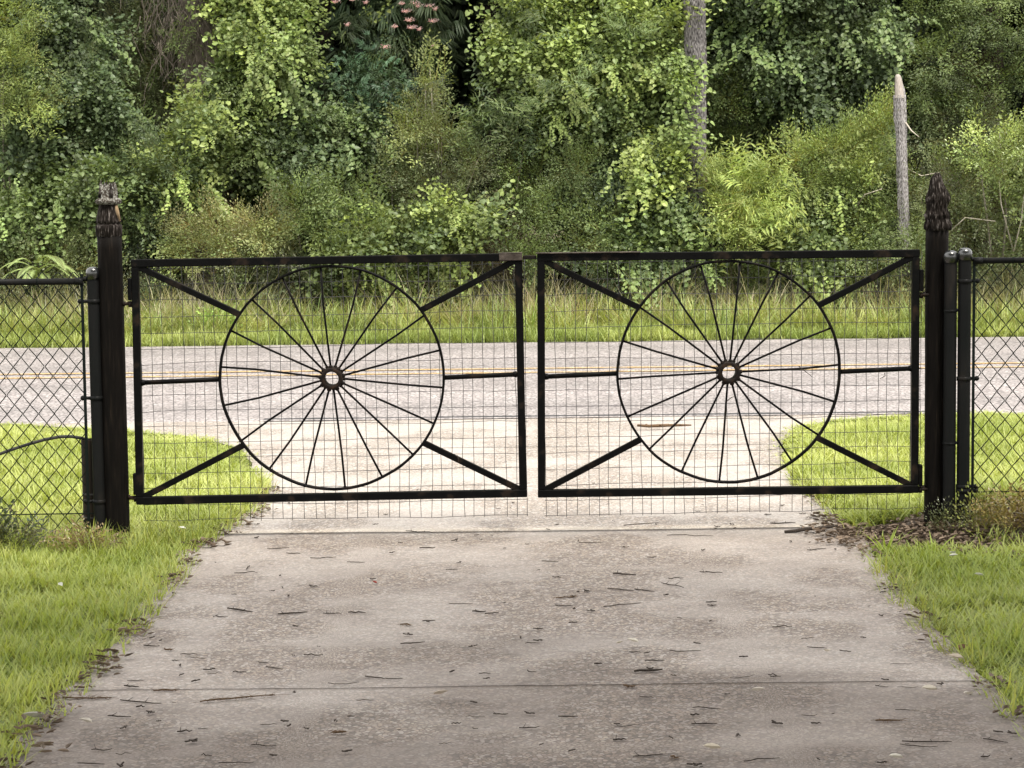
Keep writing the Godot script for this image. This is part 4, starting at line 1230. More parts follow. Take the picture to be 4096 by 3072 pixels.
	shrub("vine_mound", "dark green vine bank behind the right wheel top", "vine", "vine", BL, LT, [[Vector3(1.458, 1.052, -25.000), Vector3(0.355, 0.228, 0.300)], [Vector3(1.806, 1.227, -24.900), Vector3(0.303, 0.227, 0.300)], [Vector3(1.747, 0.779, -24.800), Vector3(0.403, 0.176, 0.300)], [Vector3(1.339, 0.737, -24.700), Vector3(0.351, 0.150, 0.300)]], DEN, -0.1, 2, null, "")
	tree = thing("grey_trunk", "tall straight grey tree trunk with furrowed bark right of the middle", "tree", Vector3(2.009, 0.314, -24.950))
	trunk_part(tree, Vector3(2.008, 0.212, -24.950), Vector3(1.946, 4.997, -24.950), 0.108, 0.120, M.bark, Vector3(0.05, 0, 0), 0.22, 31)
	foliage(tree, "vine", LT, YL, [[Vector3(1.836, 3.231, -25.050), Vector3(0.081, 0.203, 0.080)], [Vector3(1.817, 2.878, -24.950), Vector3(0.091, 0.203, 0.080)], [Vector3(1.783, 2.576, -24.850), Vector3(0.091, 0.151, 0.080)], [Vector3(1.849, 2.176, -24.750), Vector3(0.070, 0.100, 0.080)]], DEN * 0.7, M.leaf, -0.4, "clinging_vine")
	tree = thing("broken_trunk", "bleached snapped off trunk standing alone at the right", "dead tree", Vector3(4.210, 0.713, -24.500))
	trunk_part(tree, Vector3(4.211, 0.514, -24.500), Vector3(4.167, 2.465, -24.500), 0.058, 0.054, M.grey_bark, Vector3(0.014, 0, 0), 0.55, 41)
	var tip := begin(false)
	var tb := Vector3(4.167, 2.460, -24.500) - tree.position
	part("split_top", bole([tb + Vector3(0, -0.03, 0), tb + Vector3(-0.004, 0.05, 0), tb + Vector3(-0.010, 0.10, 0), tb + Vector3(-0.014, 0.15, 0), tb + Vector3(-0.017, 0.19, 0), tb + Vector3(-0.019, 0.205, 0), tb + Vector3(-0.020, 0.218, 0), tb + Vector3(-0.020, 0.224, 0)], [0.053, 0.049, 0.043, 0.037, 0.032, 0.027, 0.019, 0.008], 24, 0.22, 2.2, 2.0, 47), M.cut_wood, tree).set_meta("label", "pale bare wood where the trunk snapped")
	part("bark_strip", bole([tb + Vector3(0.010, -0.05, -0.004), tb + Vector3(0.017, 0.02, -0.006), tb + Vector3(0.018, 0.08, -0.010), tb + Vector3(0.014, 0.13, -0.014)], [0.050, 0.044, 0.034, 0.018], 24, 0.3, 3.2, 2.0, 57), M.grey_bark, tree)
	tip = begin(false)
	tube(tip, [Vector3(4.229, 2.170, -24.480) - tree.position, Vector3(4.275, 2.085, -24.400) - tree.position, Vector3(4.350, 2.015, -24.350) - tree.position], [0.009, 0.007, 0.003], 6)
	part("dead_branch", done(tip), M.pale_stem, tree)
	shrub("vine_mound", "wide dark green wall of vine right of the grey trunk", "vine", "vine", BL, MD, [[Vector3(2.684, 3.331, -26.050), Vector3(0.396, 0.291, 0.400)], [Vector3(3.142, 3.217, -25.950), Vector3(0.474, 0.316, 0.400)], [Vector3(3.650, 3.103, -25.850), Vector3(0.472, 0.315, 0.400)], [Vector3(2.911, 2.798, -25.750), Vector3(0.470, 0.287, 0.400)], [Vector3(3.567, 2.697, -26.000), Vector3(0.475, 0.290, 0.400)], [Vector3(3.971, 2.637, -25.900), Vector3(0.263, 0.368, 0.400)], [Vector3(3.229, 2.384, -25.800), Vector3(0.419, 0.236, 0.400)], [Vector3(2.526, 2.867, -26.050), Vector3(0.211, 0.317, 0.400)], [Vector3(3.771, 2.278, -25.950), Vector3(0.316, 0.211, 0.400)], [Vector3(4.066, 3.098, -25.850), Vector3(0.262, 0.367, 0.400)], [Vector3(3.221, 3.767, -25.750), Vector3(1.045, 0.314, 0.400)]], DEN * 1.05, -0.35, 2, null, "")
	shrub("fern_like_shrub", "olive shrub beside the right flank of the grey trunk", "shrub", "small", MD, LT, [[Vector3(2.515, 2.084, -25.950), Vector3(0.237, 0.237, 0.250)], [Vector3(2.609, 1.822, -25.850), Vector3(0.262, 0.210, 0.250)], [Vector3(2.444, 2.443, -25.750), Vector3(0.131, 0.209, 0.250)]], DEN * 1.1, 0.2, 2, null, "")
	shrub("bright_bush", "bright feathery bush above the right wheel", "bush", "lance", YL, YL, [[Vector3(2.608, 1.470, -24.850), Vector3(0.353, 0.227, 0.350)], [Vector3(2.347, 1.225, -24.750), Vector3(0.352, 0.251, 0.350)], [Vector3(2.736, 1.222, -24.650), Vector3(0.300, 0.250, 0.350)], [Vector3(2.476, 0.979, -24.550), Vector3(0.399, 0.174, 0.350)], [Vector3(2.302, 1.574, -24.800), Vector3(0.252, 0.176, 0.350)]], DEN * 1.15, 0.35, 4, null, "")
	shrub("feathery_bush", "tall feathery yellow green bush left of the snapped trunk", "bush", "small", LT, YL, [[Vector3(3.503, 1.861, -25.150), Vector3(0.408, 0.230, 0.300)], [Vector3(3.843, 1.958, -25.050), Vector3(0.305, 0.229, 0.300)], [Vector3(3.224, 1.663, -24.950), Vector3(0.304, 0.228, 0.300)], [Vector3(3.763, 1.657, -24.850), Vector3(0.353, 0.227, 0.300)], [Vector3(4.002, 2.057, -25.100), Vector3(0.127, 0.255, 0.300)]], DEN * 1.3, 0.5, 5, null, "")
	shrub("low_bush", "olive low bush left of the foot of the snapped trunk", "bush", "small", MD, LT, [[Vector3(3.338, 1.308, -25.050), Vector3(0.407, 0.229, 0.350)], [Vector3(3.780, 1.254, -24.950), Vector3(0.405, 0.253, 0.350)], [Vector3(3.463, 1.009, -24.850), Vector3(0.454, 0.227, 0.350)], [Vector3(4.001, 1.006, -24.750), Vector3(0.301, 0.226, 0.350)], [Vector3(3.028, 0.959, -25.000), Vector3(0.254, 0.203, 0.350)]], DEN * 1.25, 0.2, 5, null, "")
	shrub("vine_mound", "row of pale vine leaves trailing behind the right end of the gate rail", "vine", "vine", MD, YL, [[Vector3(3.312, 1.437, -24.850), Vector3(0.303, 0.071, 0.200)], [Vector3(3.699, 1.484, -24.750), Vector3(0.201, 0.080, 0.200)], [Vector3(3.186, 0.818, -24.650), Vector3(0.350, 0.125, 0.200)], [Vector3(3.671, 0.792, -24.550), Vector3(0.399, 0.125, 0.200)]], DEN * 0.9, -0.2, 2, null, "")
	tree = thing("vine_covered_tree", "dim tree wrapped in loose vine at the upper right", "tree", Vector3(5.484, 0.195, -26.300))
	trunk_part(tree, Vector3(5.484, 0.195, -26.300), Vector3(5.414, 5.133, -26.300), 0.15, 0.13, M.brown_bark, Vector3(0.06, 0, 0), 0.2, 51)
	foliage(tree, "oval", MD, LT, [[Vector3(4.777, 3.308, -26.050), Vector3(0.423, 0.317, 0.350)], [Vector3(5.226, 3.452, -25.950), Vector3(0.421, 0.263, 0.350)], [Vector3(5.675, 3.235, -25.850), Vector3(0.262, 0.420, 0.350)], [Vector3(4.776, 2.829, -25.750), Vector3(0.366, 0.314, 0.350)], [Vector3(5.661, 2.673, -26.000), Vector3(0.264, 0.317, 0.350)], [Vector3(4.964, 2.419, -25.900), Vector3(0.368, 0.263, 0.350)], [Vector3(4.581, 2.369, -25.800), Vector3(0.262, 0.314, 0.350)], [Vector3(5.295, 3.819, -26.050), Vector3(0.793, 0.264, 0.350)], [Vector3(6.221, 3.028, -25.950), Vector3(0.316, 0.843, 0.350)]], DEN * 1.0, M.leaf, -0.1, "vine_leaves")
	foliage(tree, "small", GY, MD, [[Vector3(5.108, 2.674, -25.850), Vector3(0.367, 0.315, 0.300)], [Vector3(5.196, 2.155, -25.750), Vector3(0.418, 0.261, 0.300)], [Vector3(4.660, 1.953, -25.650), Vector3(0.312, 0.312, 0.300)]], DEN * 1.0, M.leaf, -0.1, "thin_twigs")
	shrub("bright_bush", "glossy bright bush at the right border above the charred looking post", "bush", "oval", LT, YL, [[Vector3(5.396, 1.938, -24.750), Vector3(0.301, 0.201, 0.350)], [Vector3(5.177, 1.741, -24.650), Vector3(0.250, 0.200, 0.350)], [Vector3(5.504, 1.639, -24.550), Vector3(0.299, 0.249, 0.350)], [Vector3(5.776, 1.833, -24.450), Vector3(0.248, 0.397, 0.350)]], DEN * 1.15, 0.2, 2, M.glossy_leaf, "")
	shrub("thicket", "grey green thicket of thin bare stems around the right post top", "shrub", "small", GY, LT, [[Vector3(4.858, 1.493, -25.050), Vector3(0.356, 0.254, 0.350)], [Vector3(4.536, 1.397, -24.950), Vector3(0.253, 0.253, 0.350)], [Vector3(5.173, 1.241, -24.850), Vector3(0.353, 0.252, 0.350)], [Vector3(4.702, 1.098, -24.750), Vector3(0.402, 0.251, 0.350)], [Vector3(5.460, 0.982, -25.000), Vector3(0.355, 0.254, 0.350)], [Vector3(5.036, 0.788, -24.900), Vector3(0.455, 0.177, 0.350)], [Vector3(4.462, 0.848, -24.800), Vector3(0.302, 0.201, 0.350)]], DEN * 0.9, 0.2, 14, null, "")
	var bare := thing("bare_saplings", "thin pale bare saplings crossing each other at the right border", "sapling", Vector3(5.0, height(5.0, -24.6), -24.6))
	for s in [[Vector3(5.414, 0.795, -24.600), Vector3(5.259, 1.296, -24.500), Vector3(5.236, 1.543, -24.500)], [Vector3(5.400, 0.695, -24.600), Vector3(5.474, 1.096, -24.500), Vector3(5.483, 1.394, -24.400)], [Vector3(4.625, 0.904, -24.600), Vector3(4.878, 1.152, -24.500), Vector3(5.180, 1.112, -24.400)], [Vector3(4.324, 1.676, -24.900), Vector3(4.458, 1.600, -24.800), Vector3(4.658, 1.637, -24.800)], [Vector3(3.717, 1.262, -24.600), Vector3(3.800, 1.411, -24.500), Vector3(3.983, 1.469, -24.500)]]:
		var bs := begin(false)
		tube(bs, s.map(func(p): return p - bare.position), [0.009, 0.007, 0.004], 6)
		part("stem", done(bs), M.pale_stem, bare)
	shrub("low_bush", "dark low brush behind the right chain link fence", "bush", "small", GY, MD, [[Vector3(4.807, 0.495, -24.750), Vector3(0.452, 0.201, 0.300)], [Vector3(5.288, 0.495, -24.650), Vector3(0.450, 0.200, 0.300)], [Vector3(4.270, 0.511, -24.550), Vector3(0.399, 0.199, 0.300)]], DEN, 0.2, 6, null, "")
	shrub("low_bush", "shaded low brush behind the right wheel top", "bush", "small", MD, LT, [[Vector3(2.304, 0.569, -24.850), Vector3(0.555, 0.151, 0.250)], [Vector3(3.099, 0.565, -24.750), Vector3(0.502, 0.151, 0.250)], [Vector3(3.787, 0.562, -24.650), Vector3(0.400, 0.150, 0.250)]], DEN, 0.2, 4, null, "")
	shrub("low_bush", "shaded low brush behind the wheel left of the gate middle", "bush", "small", MD, GY, [[Vector3(-1.940, 0.561, -24.950), Vector3(0.456, 0.177, 0.250)], [Vector3(-1.277, 0.559, -24.850), Vector3(0.403, 0.177, 0.250)], [Vector3(-0.670, 0.532, -24.750), Vector3(0.352, 0.176, 0.250)]], DEN, 0.2, 4, null, "")
	shrub("low_bush", "small olive bush hiding the foot of the snapped trunk", "bush", "small", MD, LT, [[Vector3(4.184, 0.794, -24.350), Vector3(0.272, 0.138, 0.120)], [Vector3(3.921, 0.727, -24.250), Vector3(0.221, 0.123, 0.120)], [Vector3(4.395, 0.701, -24.150), Vector3(0.196, 0.108, 0.120)]], DEN * 1.3, 0.2, 2, null, "")
	shrub("side_thicket", "leafy thicket continuing past the left border", "shrub", "vine", BL, LT, [[Vector3(-6.9, 1.0, -25.3), Vector3(0.8, 1.1, 0.5)], [Vector3(-7.4, 2.6, -25.9), Vector3(1.0, 1.2, 0.5)], [Vector3(-8.6, 1.2, -25.6), Vector3(0.9, 1.4, 0.5)]], DEN * 0.7, 0, 2, null, "")
	shrub("side_thicket", "leafy thicket continuing past the right border", "shrub", "oval", MD, LT, [[Vector3(6.9, 1.0, -25.3), Vector3(0.8, 1.1, 0.5)], [Vector3(7.4, 2.6, -25.9), Vector3(1.0, 1.2, 0.5)], [Vector3(8.6, 1.2, -25.6), Vector3(0.9, 1.4, 0.5)]], DEN * 0.7, 0, 2, null, "")
	# loose mixed leaves between the named plants
	for mix in [["small", GY, LT, 90], ["lance", MD, LT, 60], ["oval", BL, LT, 70], ["vine", MD, YL, 80]]:
		var w2 := []
		var t2 := []
		for k in mix[3]:
			var at := Vector3(rng.randf_range(-6.2, 6.2), rng.randf_range(0.3, 4.0), 0)
			if at.y > 2.2 and ((at.x > -2.4 and at.x < -1.85) or (at.x > -0.6 and at.x < 0.0)):
				continue
			at.z = -25.7 - 0.25 * at.y + rng.randf_range(-0.4, 0.3)
			var t: Color = mix[1].lerp(mix[2], rng.randf()) * rng.randf_range(0.8, 1.25)
			for s in rng.randi_range(5, 10):
				var gd := Vector3(rng.randfn() * 0.6, 0.3 + rng.randfn() * 0.5, 0.5).normalized()
				var fc := Vector3(rng.randfn() * 0.4, 0.7, 0.7).normalized()
				var xd := gd.cross(fc).normalized()
				fc = xd.cross(gd)
				var sc := rng.randf_range(0.6, 1.1)
				w2.append(Transform3D(Basis(xd * sc, gd * sc, fc * sc), at + Vector3(rng.randfn() * 0.12, rng.randfn() * 0.12, rng.randfn() * 0.1)))
				t2.append(t)
		tag(scatter("undergrowth", sprig(mix[0]), M.leaf, self, w2, t2), "loose %s leaves filling the gaps between the roadside shrubs" % {"small": "tiny", "lance": "narrow", "oval": "oval", "vine": "heart shaped"}[mix[0]], "undergrowth")
	# the depth of the wood behind, one mass
	var where := []
	var tints := []
	for i in 13000:
		var x := rng.randf_range(-11.0, 11.0)
		var y := rng.randf_range(0.0, 8.0)
		var z := rng.randf_range(-33.5, -30.4) + 0.2 * y
		if rng.randf() < 0.30:
			z = rng.randf_range(-36.0, -27.0)
			y = rng.randf_range(5.2, 8.5)
		var g := Vector3(rng.randfn() * 0.6, -0.4 + rng.randfn() * 0.5, 0.6).normalized()
		var f := Vector3(rng.randfn() * 0.4, 0.8, 0.6).normalized()
		var xx := g.cross(f).normalized()
		f = xx.cross(g)
		var s := rng.randf_range(1.1, 2.0)
		where.append(Transform3D(Basis(xx * s, g * s, f * s), Vector3(x, y, z)))
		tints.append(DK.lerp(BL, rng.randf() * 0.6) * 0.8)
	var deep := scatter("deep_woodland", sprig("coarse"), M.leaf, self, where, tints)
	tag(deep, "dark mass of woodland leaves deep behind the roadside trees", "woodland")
	where = []
	tints = []
	for i in 3600:
		var p := Vector3(rng.randf_range(-11.0, 11.0), rng.randf_range(4.7, 8.8), rng.randf_range(-28.6, -25.4))
		if p.y > 4.9 + 3.9 * absf(wob.get_noise_2d(p.x * 0.35, 4.0)) * 2.2 + 2.0 or p.y < 4.7 + 0.25 * (-25.4 - p.z):
			continue
		var g := Vector3(rng.randfn() * 0.6, -0.3 + rng.randfn() * 0.5, 0.5).normalized()
		var f := Vector3(rng.randfn() * 0.4, 0.9, 0.5).normalized()
		var xx := g.cross(f).normalized()
		f = xx.cross(g)
		var s := rng.randf_range(1.0, 1.8)
		where.append(Transform3D(Basis(xx * s, g * s, f * s), p))
		tints.append(MD.lerp(LT, rng.randf() * 0.6))
	tag(scatter("tree_canopy", sprig("coarse"), M.leaf, self, where, tints), "leaf canopy of the roadside trees above the top border", "woodland")
	# trunks that stand in that depth
	for k in 9:
		var x := -8.4 + 2.1 * k + 0.5 * sin(k * 4.0)
		var z := -28.6 - 1.1 * absf(sin(k * 2.7))
		var r := 0.09 + 0.05 * absf(sin(k * 1.9))
		var g := thing("background_tree", "dim brown tree trunk half hidden deep in the wood", "tree", Vector3(x, 0, z), "dim trunks deep in the wood")
		trunk_part(g, Vector3(x, 0, z), Vector3(x + 0.3 * sin(k * 3.1), 7.5, z), r, r * 0.8, M.brown_bark, Vector3(0.1 * sin(k), 0, 0), 0.14, k)
		foliage(g, "coarse", DK, MD, [[Vector3(x, 6.8, z), Vector3(1.3, 1.0, 1.2)]], 5.0, M.leaf, -0.2, "crown")
	# a shade tree on the near side, its crown above and behind the view
	var sh := thing("shade_tree", "broad tree on the house side whose crown overhangs the near drive", "tree", Vector3(5.2, 0, 3.2))
	trunk_part(sh, Vector3(5.2, 0, 3.2), Vector3(4.7, 5.4, 2.6), 0.26, 0.18, M.brown_bark, Vector3(0.1, 0, 0), 0.14, 77)
	where = []
	tints = []
	for i in 12500:
		var e := Vector3(rng.randfn(), rng.randfn() * 0.35, rng.randfn() * 0.9)
		var p := Vector3(2.6, 6.8, 0.8) + e * Vector3(3.6, 1.1, 4.0)
		if p.z < -7.0 + 0.8 * wob.get_noise_1d(p.x) or p.y < 5.0:
			continue
		var g := Vector3(rng.randfn(), rng.randfn() * 0.5, rng.randfn()).normalized()
		var f := Vector3(rng.randfn() * 0.3, 1, rng.randfn() * 0.3).normalized()
		var xx := g.cross(f).normalized()
		f = xx.cross(g)
		where.append(Transform3D(Basis(xx * 1.6, g * 1.6, f * 1.6), p - sh.position))
		tints.append(MD * rng.randf_range(0.8, 1.2))
	scatter("crown", sprig("coarse"), M.leaf, sh, where, tints)


# ---------------------------------------------------------------- grass
func tuft(key: int, blades: int, spread: float, l0: float, l1: float, w: float, bend: float, straw: float) -> ArrayMesh:
	var r := RandomNumberGenerator.new()
	r.seed = key
	var st := begin(true)
	for i in blades:
		var a := r.randf() * TAU
		var rad := spread * sqrt(r.randf())
		var yaw := r.randf() * TAU
		var n := Vector3(cos(yaw), 0, sin(yaw))
		var d := (Vector3.UP + n * r.randf_range(0.0, 0.45)).normalized()
		var c := Color(1, 1, 1) * r.randf_range(0.42, 1.6)
		c = Color(c.r * r.randf_range(0.85, 1.2), c.g, c.b * r.randf_range(0.7, 1.3))
		if r.randf() < straw:
			c = Color(1.7, 1.2, 2.4) * r.randf_range(0.7, 1.2)
		blade(st, Vector3(cos(a) * rad, 0, sin(a) * rad), d, n, r.randf_range(l0, l1), w * r.randf_range(0.7, 1.3), bend * r.randf_range(0.3, 1.3), c, 3)
	return done(st)


func grass_patch(called: String, label: String, mesh: Mesh, tint: Color, tint2: Color, n: int, x0: float, x1: float, z0: float, z1: float, ok: Callable, sc0: float, sc1: float):
	var where := []
	var tints := []
	for i in n:
		var x := rng.randf_range(x0, x1)
		var z := rng.randf_range(z0, z1)
		if absf(x) > -z * 0.2245 + 1.3 or not ok.call(x, z):
			continue
		var s := rng.randf_range(sc0, sc1) * (1.0 + 0.55 * wob.get_noise_2d(x * 1.4 + 7, z * 1.4))
		if z > -16.0 and z < -12.0 and not grassy(x, z):
			s *= 0.42   # trodden and scalped along the flared apron and the road edge
		var b := Basis(Vector3.UP, rng.randf() * TAU).scaled(Vector3(1, s, 1) * 1.0)
		where.append(Transform3D(b, Vector3(x, height(x, z) - 0.004, z)))
		var k := clampf(0.45 + 0.9 * wob.get_noise_2d(x * 0.8, z * 0.8 + 40) + rng.randfn() * 0.18, 0.0, 1.0)
		tints.append(tint.lerp(tint2, k))
	var o := scatter(called, mesh, M.grass, self, where, tints)
	tag(o, label, "grass")


func verge_and_lawns():
	var G1 := Color(0.290, 0.350, 0.085)
	var G2 := Color(0.50, 0.54, 0.19)
	var near := tuft(1, 34, 0.08, 0.04, 0.105, 0.0076, 1.9, 0.10)
	var mid := tuft(2, 30, 0.09, 0.05, 0.15, 0.0090, 1.7, 0.08)
	var tall := tuft(3, 24, 0.13, 0.14, 0.46, 0.013, 2.3, 0.10)
	var dry := tuft(4, 16, 0.16, 0.3, 0.85, 0.0075, 0.9, 0.8)
	grass_patch("lawn_grass", "bright lawn grass left of the driveway, house side of the fence", near, G1, G2, 5200, -4.2, -1.35, -11.0, -5.6, func(x, z): return not on_drive(x, z, 0.0) and wob.get_noise_2d(x * 2.0, z * 2.0 + 9) > -0.62, 0.8, 1.25)
	grass_patch("lawn_grass", "lawn grass right of the driveway, house side of the fence", near, G1, Color(0.44, 0.485, 0.18), 4600, 1.5, 4.2, -10.75, -5.6, func(x, z): return not on_drive(x, z, 0.0) and (Vector2((x - 2.3) / 1.0, (z + 10.95) / 0.55).length() > 1.0 or rng.randf() < 0.12) and wob.get_noise_2d(x * 2.0, z * 2.0 + 9) > -0.6, 0.7, 1.15)
	grass_patch("lawn_grass", "longer grass between the left fence and the road", mid, G1, G2, 8000, -6.2, -1.2, -15.95, -10.8, func(x, z): return not on_drive(x, z, 0.02), 0.8, 1.3)
	grass_patch("lawn_grass", "longer grass between the right fence and the road", mid, G1, G2, 8000, 1.4, 6.2, -15.95, -11.2, func(x, z): return not on_drive(x, z, 0.02), 0.8, 1.3)
	grass_patch("verge_grass", "mown green grass strip along the far edge of the road", mid, Color(0.25, 0.32, 0.09), Color(0.46, 0.51, 0.18), 4600, -7.5, 7.5, -24.0, -22.86, func(_x, _z): return true, 1.0, 2.0)
	grass_patch("tall_grass", "tall green grass on the far verge below the shrubs", tall, Color(0.24, 0.30, 0.10), Color(0.48, 0.52, 0.21), 4600, -7.5, 7.5, -25.4, -23.35, func(x, z): return wob.get_noise_2d(x * 0.9, z + 3.0) > -0.35 + 0.25 * (z + 24.5), 0.5, 1.3)
	grass_patch("dry_grass", "dry straw coloured grass standing in front of the shrubs", dry, Color(0.38, 0.37, 0.22), Color(0.55, 0.50, 0.34), 900, -7.5, 7.5, -25.2, -23.9, func(x, z): return wob.get_noise_2d(x * 0.7 + 20, z) > -0.2, 0.6, 1.1)
	# coarse tufts that lean over the edges of the concrete and round the posts
	var edge := tuft(5, 16, 0.05, 0.08, 0.17, 0.0055, 1.2, 0.04)
	var where := []
	var tints := []
	for i in 420:
		var z := rng.randf_range(-15.6, -6.3)
		var left := rng.randf() < 0.5
		var x := (along(LEFT_EDGE, z) - rng.randf_range(-0.03, 0.10)) if left else (along(RIGHT_EDGE, z) + rng.randf_range(-0.03, 0.10))
		if not left and z < -9.9 and z > -11.6 and rng.randf() < 0.8:
			continue
		if z < -12.8 or wob.get_noise_2d(z * 2.2, 1.0 if left else 5.0) < -0.1:
			continue
		where.append(Transform3D(Basis(Vector3.UP, rng.randf() * TAU).scaled(Vector3.ONE * rng.randf_range(0.6, 1.15)), Vector3(x, height(x, z), z)))
		tints.append(G1.lerp(G2, rng.randf()))
	for i in 120:
		var x := -1.95 + rng.randfn() * 0.28
		var z := -10.85 + rng.randfn() * 0.18
		if on_drive(x, z):
			continue
		where.append(Transform3D(Basis(Vector3.UP, rng.randf() * TAU).scaled(Vector3.ONE * rng.randf_range(0.7, 1.3)), Vector3(x, height(x, z), z)))
		tints.append(G1.lerp(G2, rng.randf() * 0.7))
	tag(scatter("edge_grass", edge, M.grass, self, where, tints), "coarse grass leaning over the driveway edges and round the left post", "grass")


# ---------------------------------------------------------------- low plants and litter round the posts
func low_plant(label: String, at: Vector3, r: Vector3, kind: String, tint: Color, tint2: Color, n: int, size: float, called := "low_shrub"):
	var g := thing(called, label, "shrub", Vector3(at.x, height(at.x, at.z), at.z))
	var where := []
	var tints := []
	for i in n:
		var e := Vector3(rng.randfn(), absf(rng.randfn()), rng.randfn()).normalized() * pow(rng.randf(), 0.4)
		var p := e * r
		var gr := (e + Vector3(rng.randfn() * 0.4, 0.5, 0.3 + rng.randfn() * 0.4)).normalized()
		var f := (Vector3(0, 0.9, 0.5) + Vector3(rng.randfn(), rng.randfn(), rng.randfn()) * 0.3).normalized()
		var x := gr.cross(f).normalized()
		f = x.cross(gr)
		var s := size * rng.randf_range(0.7, 1.2)
		where.append(Transform3D(Basis(x * s, gr * s, f * s), p))
		tints.append(tint.lerp(tint2, rng.randf()) * rng.randf_range(0.7, 1.3))
	scatter("foliage", sprig(kind), M.glossy_leaf, g, where, tints)
	for k in 3:
		var st := begin(false)
		var a := k * 2.1 + at.x
		tube(st, [Vector3.ZERO, Vector3(cos(a) * r.x * 0.3, r.y * 0.5, sin(a) * r.z * 0.3), Vector3(cos(a) * r.x * 0.7, r.y * 0.85, sin(a) * r.z * 0.6)], [0.005, 0.004, 0.002], 5)
		part("stem", done(st), M.stem, g)


func weed(label: String, at: Vector3, n: int, l: float, tint: Color):
	var st := begin(true)
	for i in n:
		var a := TAU * i / n + rng.randf_range(-0.4, 0.4)
		var h := Vector3(cos(a), 0, sin(a))
		var c := tint * rng.randf_range(0.8, 1.25)
		blade(st, h * 0.01, (Vector3.UP + h * rng.randf_range(0.2, 0.7)).normalized(), h, l * rng.randf_range(0.6, 1.1), 0.012, rng.randf_range(0.5, 1.3), c, 5)
	var o := part("grass_clump", done(st), M.grass, self)
	o.position = Vector3(at.x, height(at.x, at.z), at.z)
	tag(o, label, "grass clump")


func bed_plants():
	low_plant("low shrub with yellow and orange leaves by the right fence post", Vector3(2.62, 0, -10.72), Vector3(0.42, 0.08, 0.20), "oval", Color(0.13, 0.10, 0.03), Color(0.30, 0.24, 0.07), 170, 0.5)
	low_plant("dark leaved low shrub at the foot of the left chain link fence", Vector3(-2.47, 0, -10.72), Vector3(0.20, 0.11, 0.13), "oval", Color(0.04, 0.07, 0.03), Color(0.12, 0.11, 0.04), 90, 0.6)
	low_plant("small weed with orange brown leaves in front of the left posts", Vector3(-2.02, 0, -10.66), Vector3(0.12, 0.055, 0.06), "oval", Color(0.16, 0.11, 0.045), Color(0.26, 0.21, 0.08), 40, 0.45, "weed")
	low_plant("grey green weed growing against the foot of the right wooden post", Vector3(2.10, 0, -10.80), Vector3(0.08, 0.07, 0.05), "small", Color(0.07, 0.08, 0.04), Color(0.15, 0.17, 0.07), 16, 0.5, "weed")
	low_plant("yellow green weed at the foot of the right fence post", Vector3(2.235, 0, -10.74), Vector3(0.05, 0.09, 0.05), "small", Color(0.18, 0.20, 0.05), Color(0.25, 0.26, 0.07), 18, 0.6, "weed")
	weed("bright broad bladed grass clump at the driveway corner below the right gate hinge", Vector3(1.72, 0, -10.42), 9, 0.19, Color(0.28, 0.36, 0.06))
	weed("bright broad bladed grass clump in the bare litter before the right wooden post", Vector3(1.93, 0, -10.35), 8, 0.17, Color(0.28, 0.36, 0.07))
	weed("bright grass clump at the near foot of the yellow leaved shrub", Vector3(2.45, 0, -10.30), 10, 0.13, Color(0.26, 0.34, 0.07))
	weed("tall grass clump with arching blades seen between the two gate leaves", Vector3(0.22, 0, -23.6), 16, 0.85, Color(0.20, 0.28, 0.06))
	weed("pale arching grass clump on the far verge left of the left wheel", Vector3(-3.05, 0, -24.1), 14, 0.8, Color(0.20, 0.25, 0.08))
	low_plant("bright lime young plant on the far verge left of the left wheel", Vector3(-3.050, 0.263, -23.700), Vector3(0.12, 0.26, 0.10), "oval", Color(0.24, 0.40, 0.07), Color(0.32, 0.48, 0.10), 26, 0.9, "young_plant")
	# leaf litter
	var st := begin(true)
	var r := RandomNumberGenerator.new()
	r.seed = 91
	for i in 9:
		var a := r.randf() * TAU
		var d := Vector3(cos(a), 0.1, sin(a)).normalized()
		leaf(st, Vector3(r.randf_range(-0.06, 0.06), 0.006 * i * 0.4, r.randf_range(-0.06, 0.06)), d, Vector3(r.randf_range(-0.4, 0.4), 1, r.randf_range(-0.4, 0.4)).normalized(), r.randf_range(0.025, 0.05), 0.018, false, Color(1, 1, 1) * r.randf_range(0.5, 1.5), -0.1, 0.35)
	var flake := done(st)
	var where := []
	var tints := []
	for i in 720:
		var x: float
		var z: float
		if i < 480:
			x = maxf(2.15 + rng.randfn() * 0.42, 1.58 + 0.08 * rng.randfn())
			z = -10.75 + rng.randfn() * 0.24
		else:
			z = rng.randf_range(-12.6, -6.3)
			x = (along(LEFT_EDGE, z) + rng.randfn() * 0.045) if rng.randf() < 0.5 else (along(RIGHT_EDGE, z) + 0.03 + rng.randfn() * 0.03)
		var y := height(x, z) + 0.008 if not on_drive(x, z) else 0.008
		where.append(Transform3D(Basis(Vector3.UP, rng.randf() * TAU).scaled(Vector3.ONE * rng.randf_range(0.5, 1.1)), Vector3(x, y, z)))
		var c := Color(0.10, 0.070, 0.048).lerp(Color(0.26, 0.20, 0.15), rng.randf())
		tints.append(c)
	tag(scatter("leaf_litter", flake, M.dry_leaf, self, where, tints), "brown dead leaves and chips along the driveway edges and round the right posts", "leaf litter")


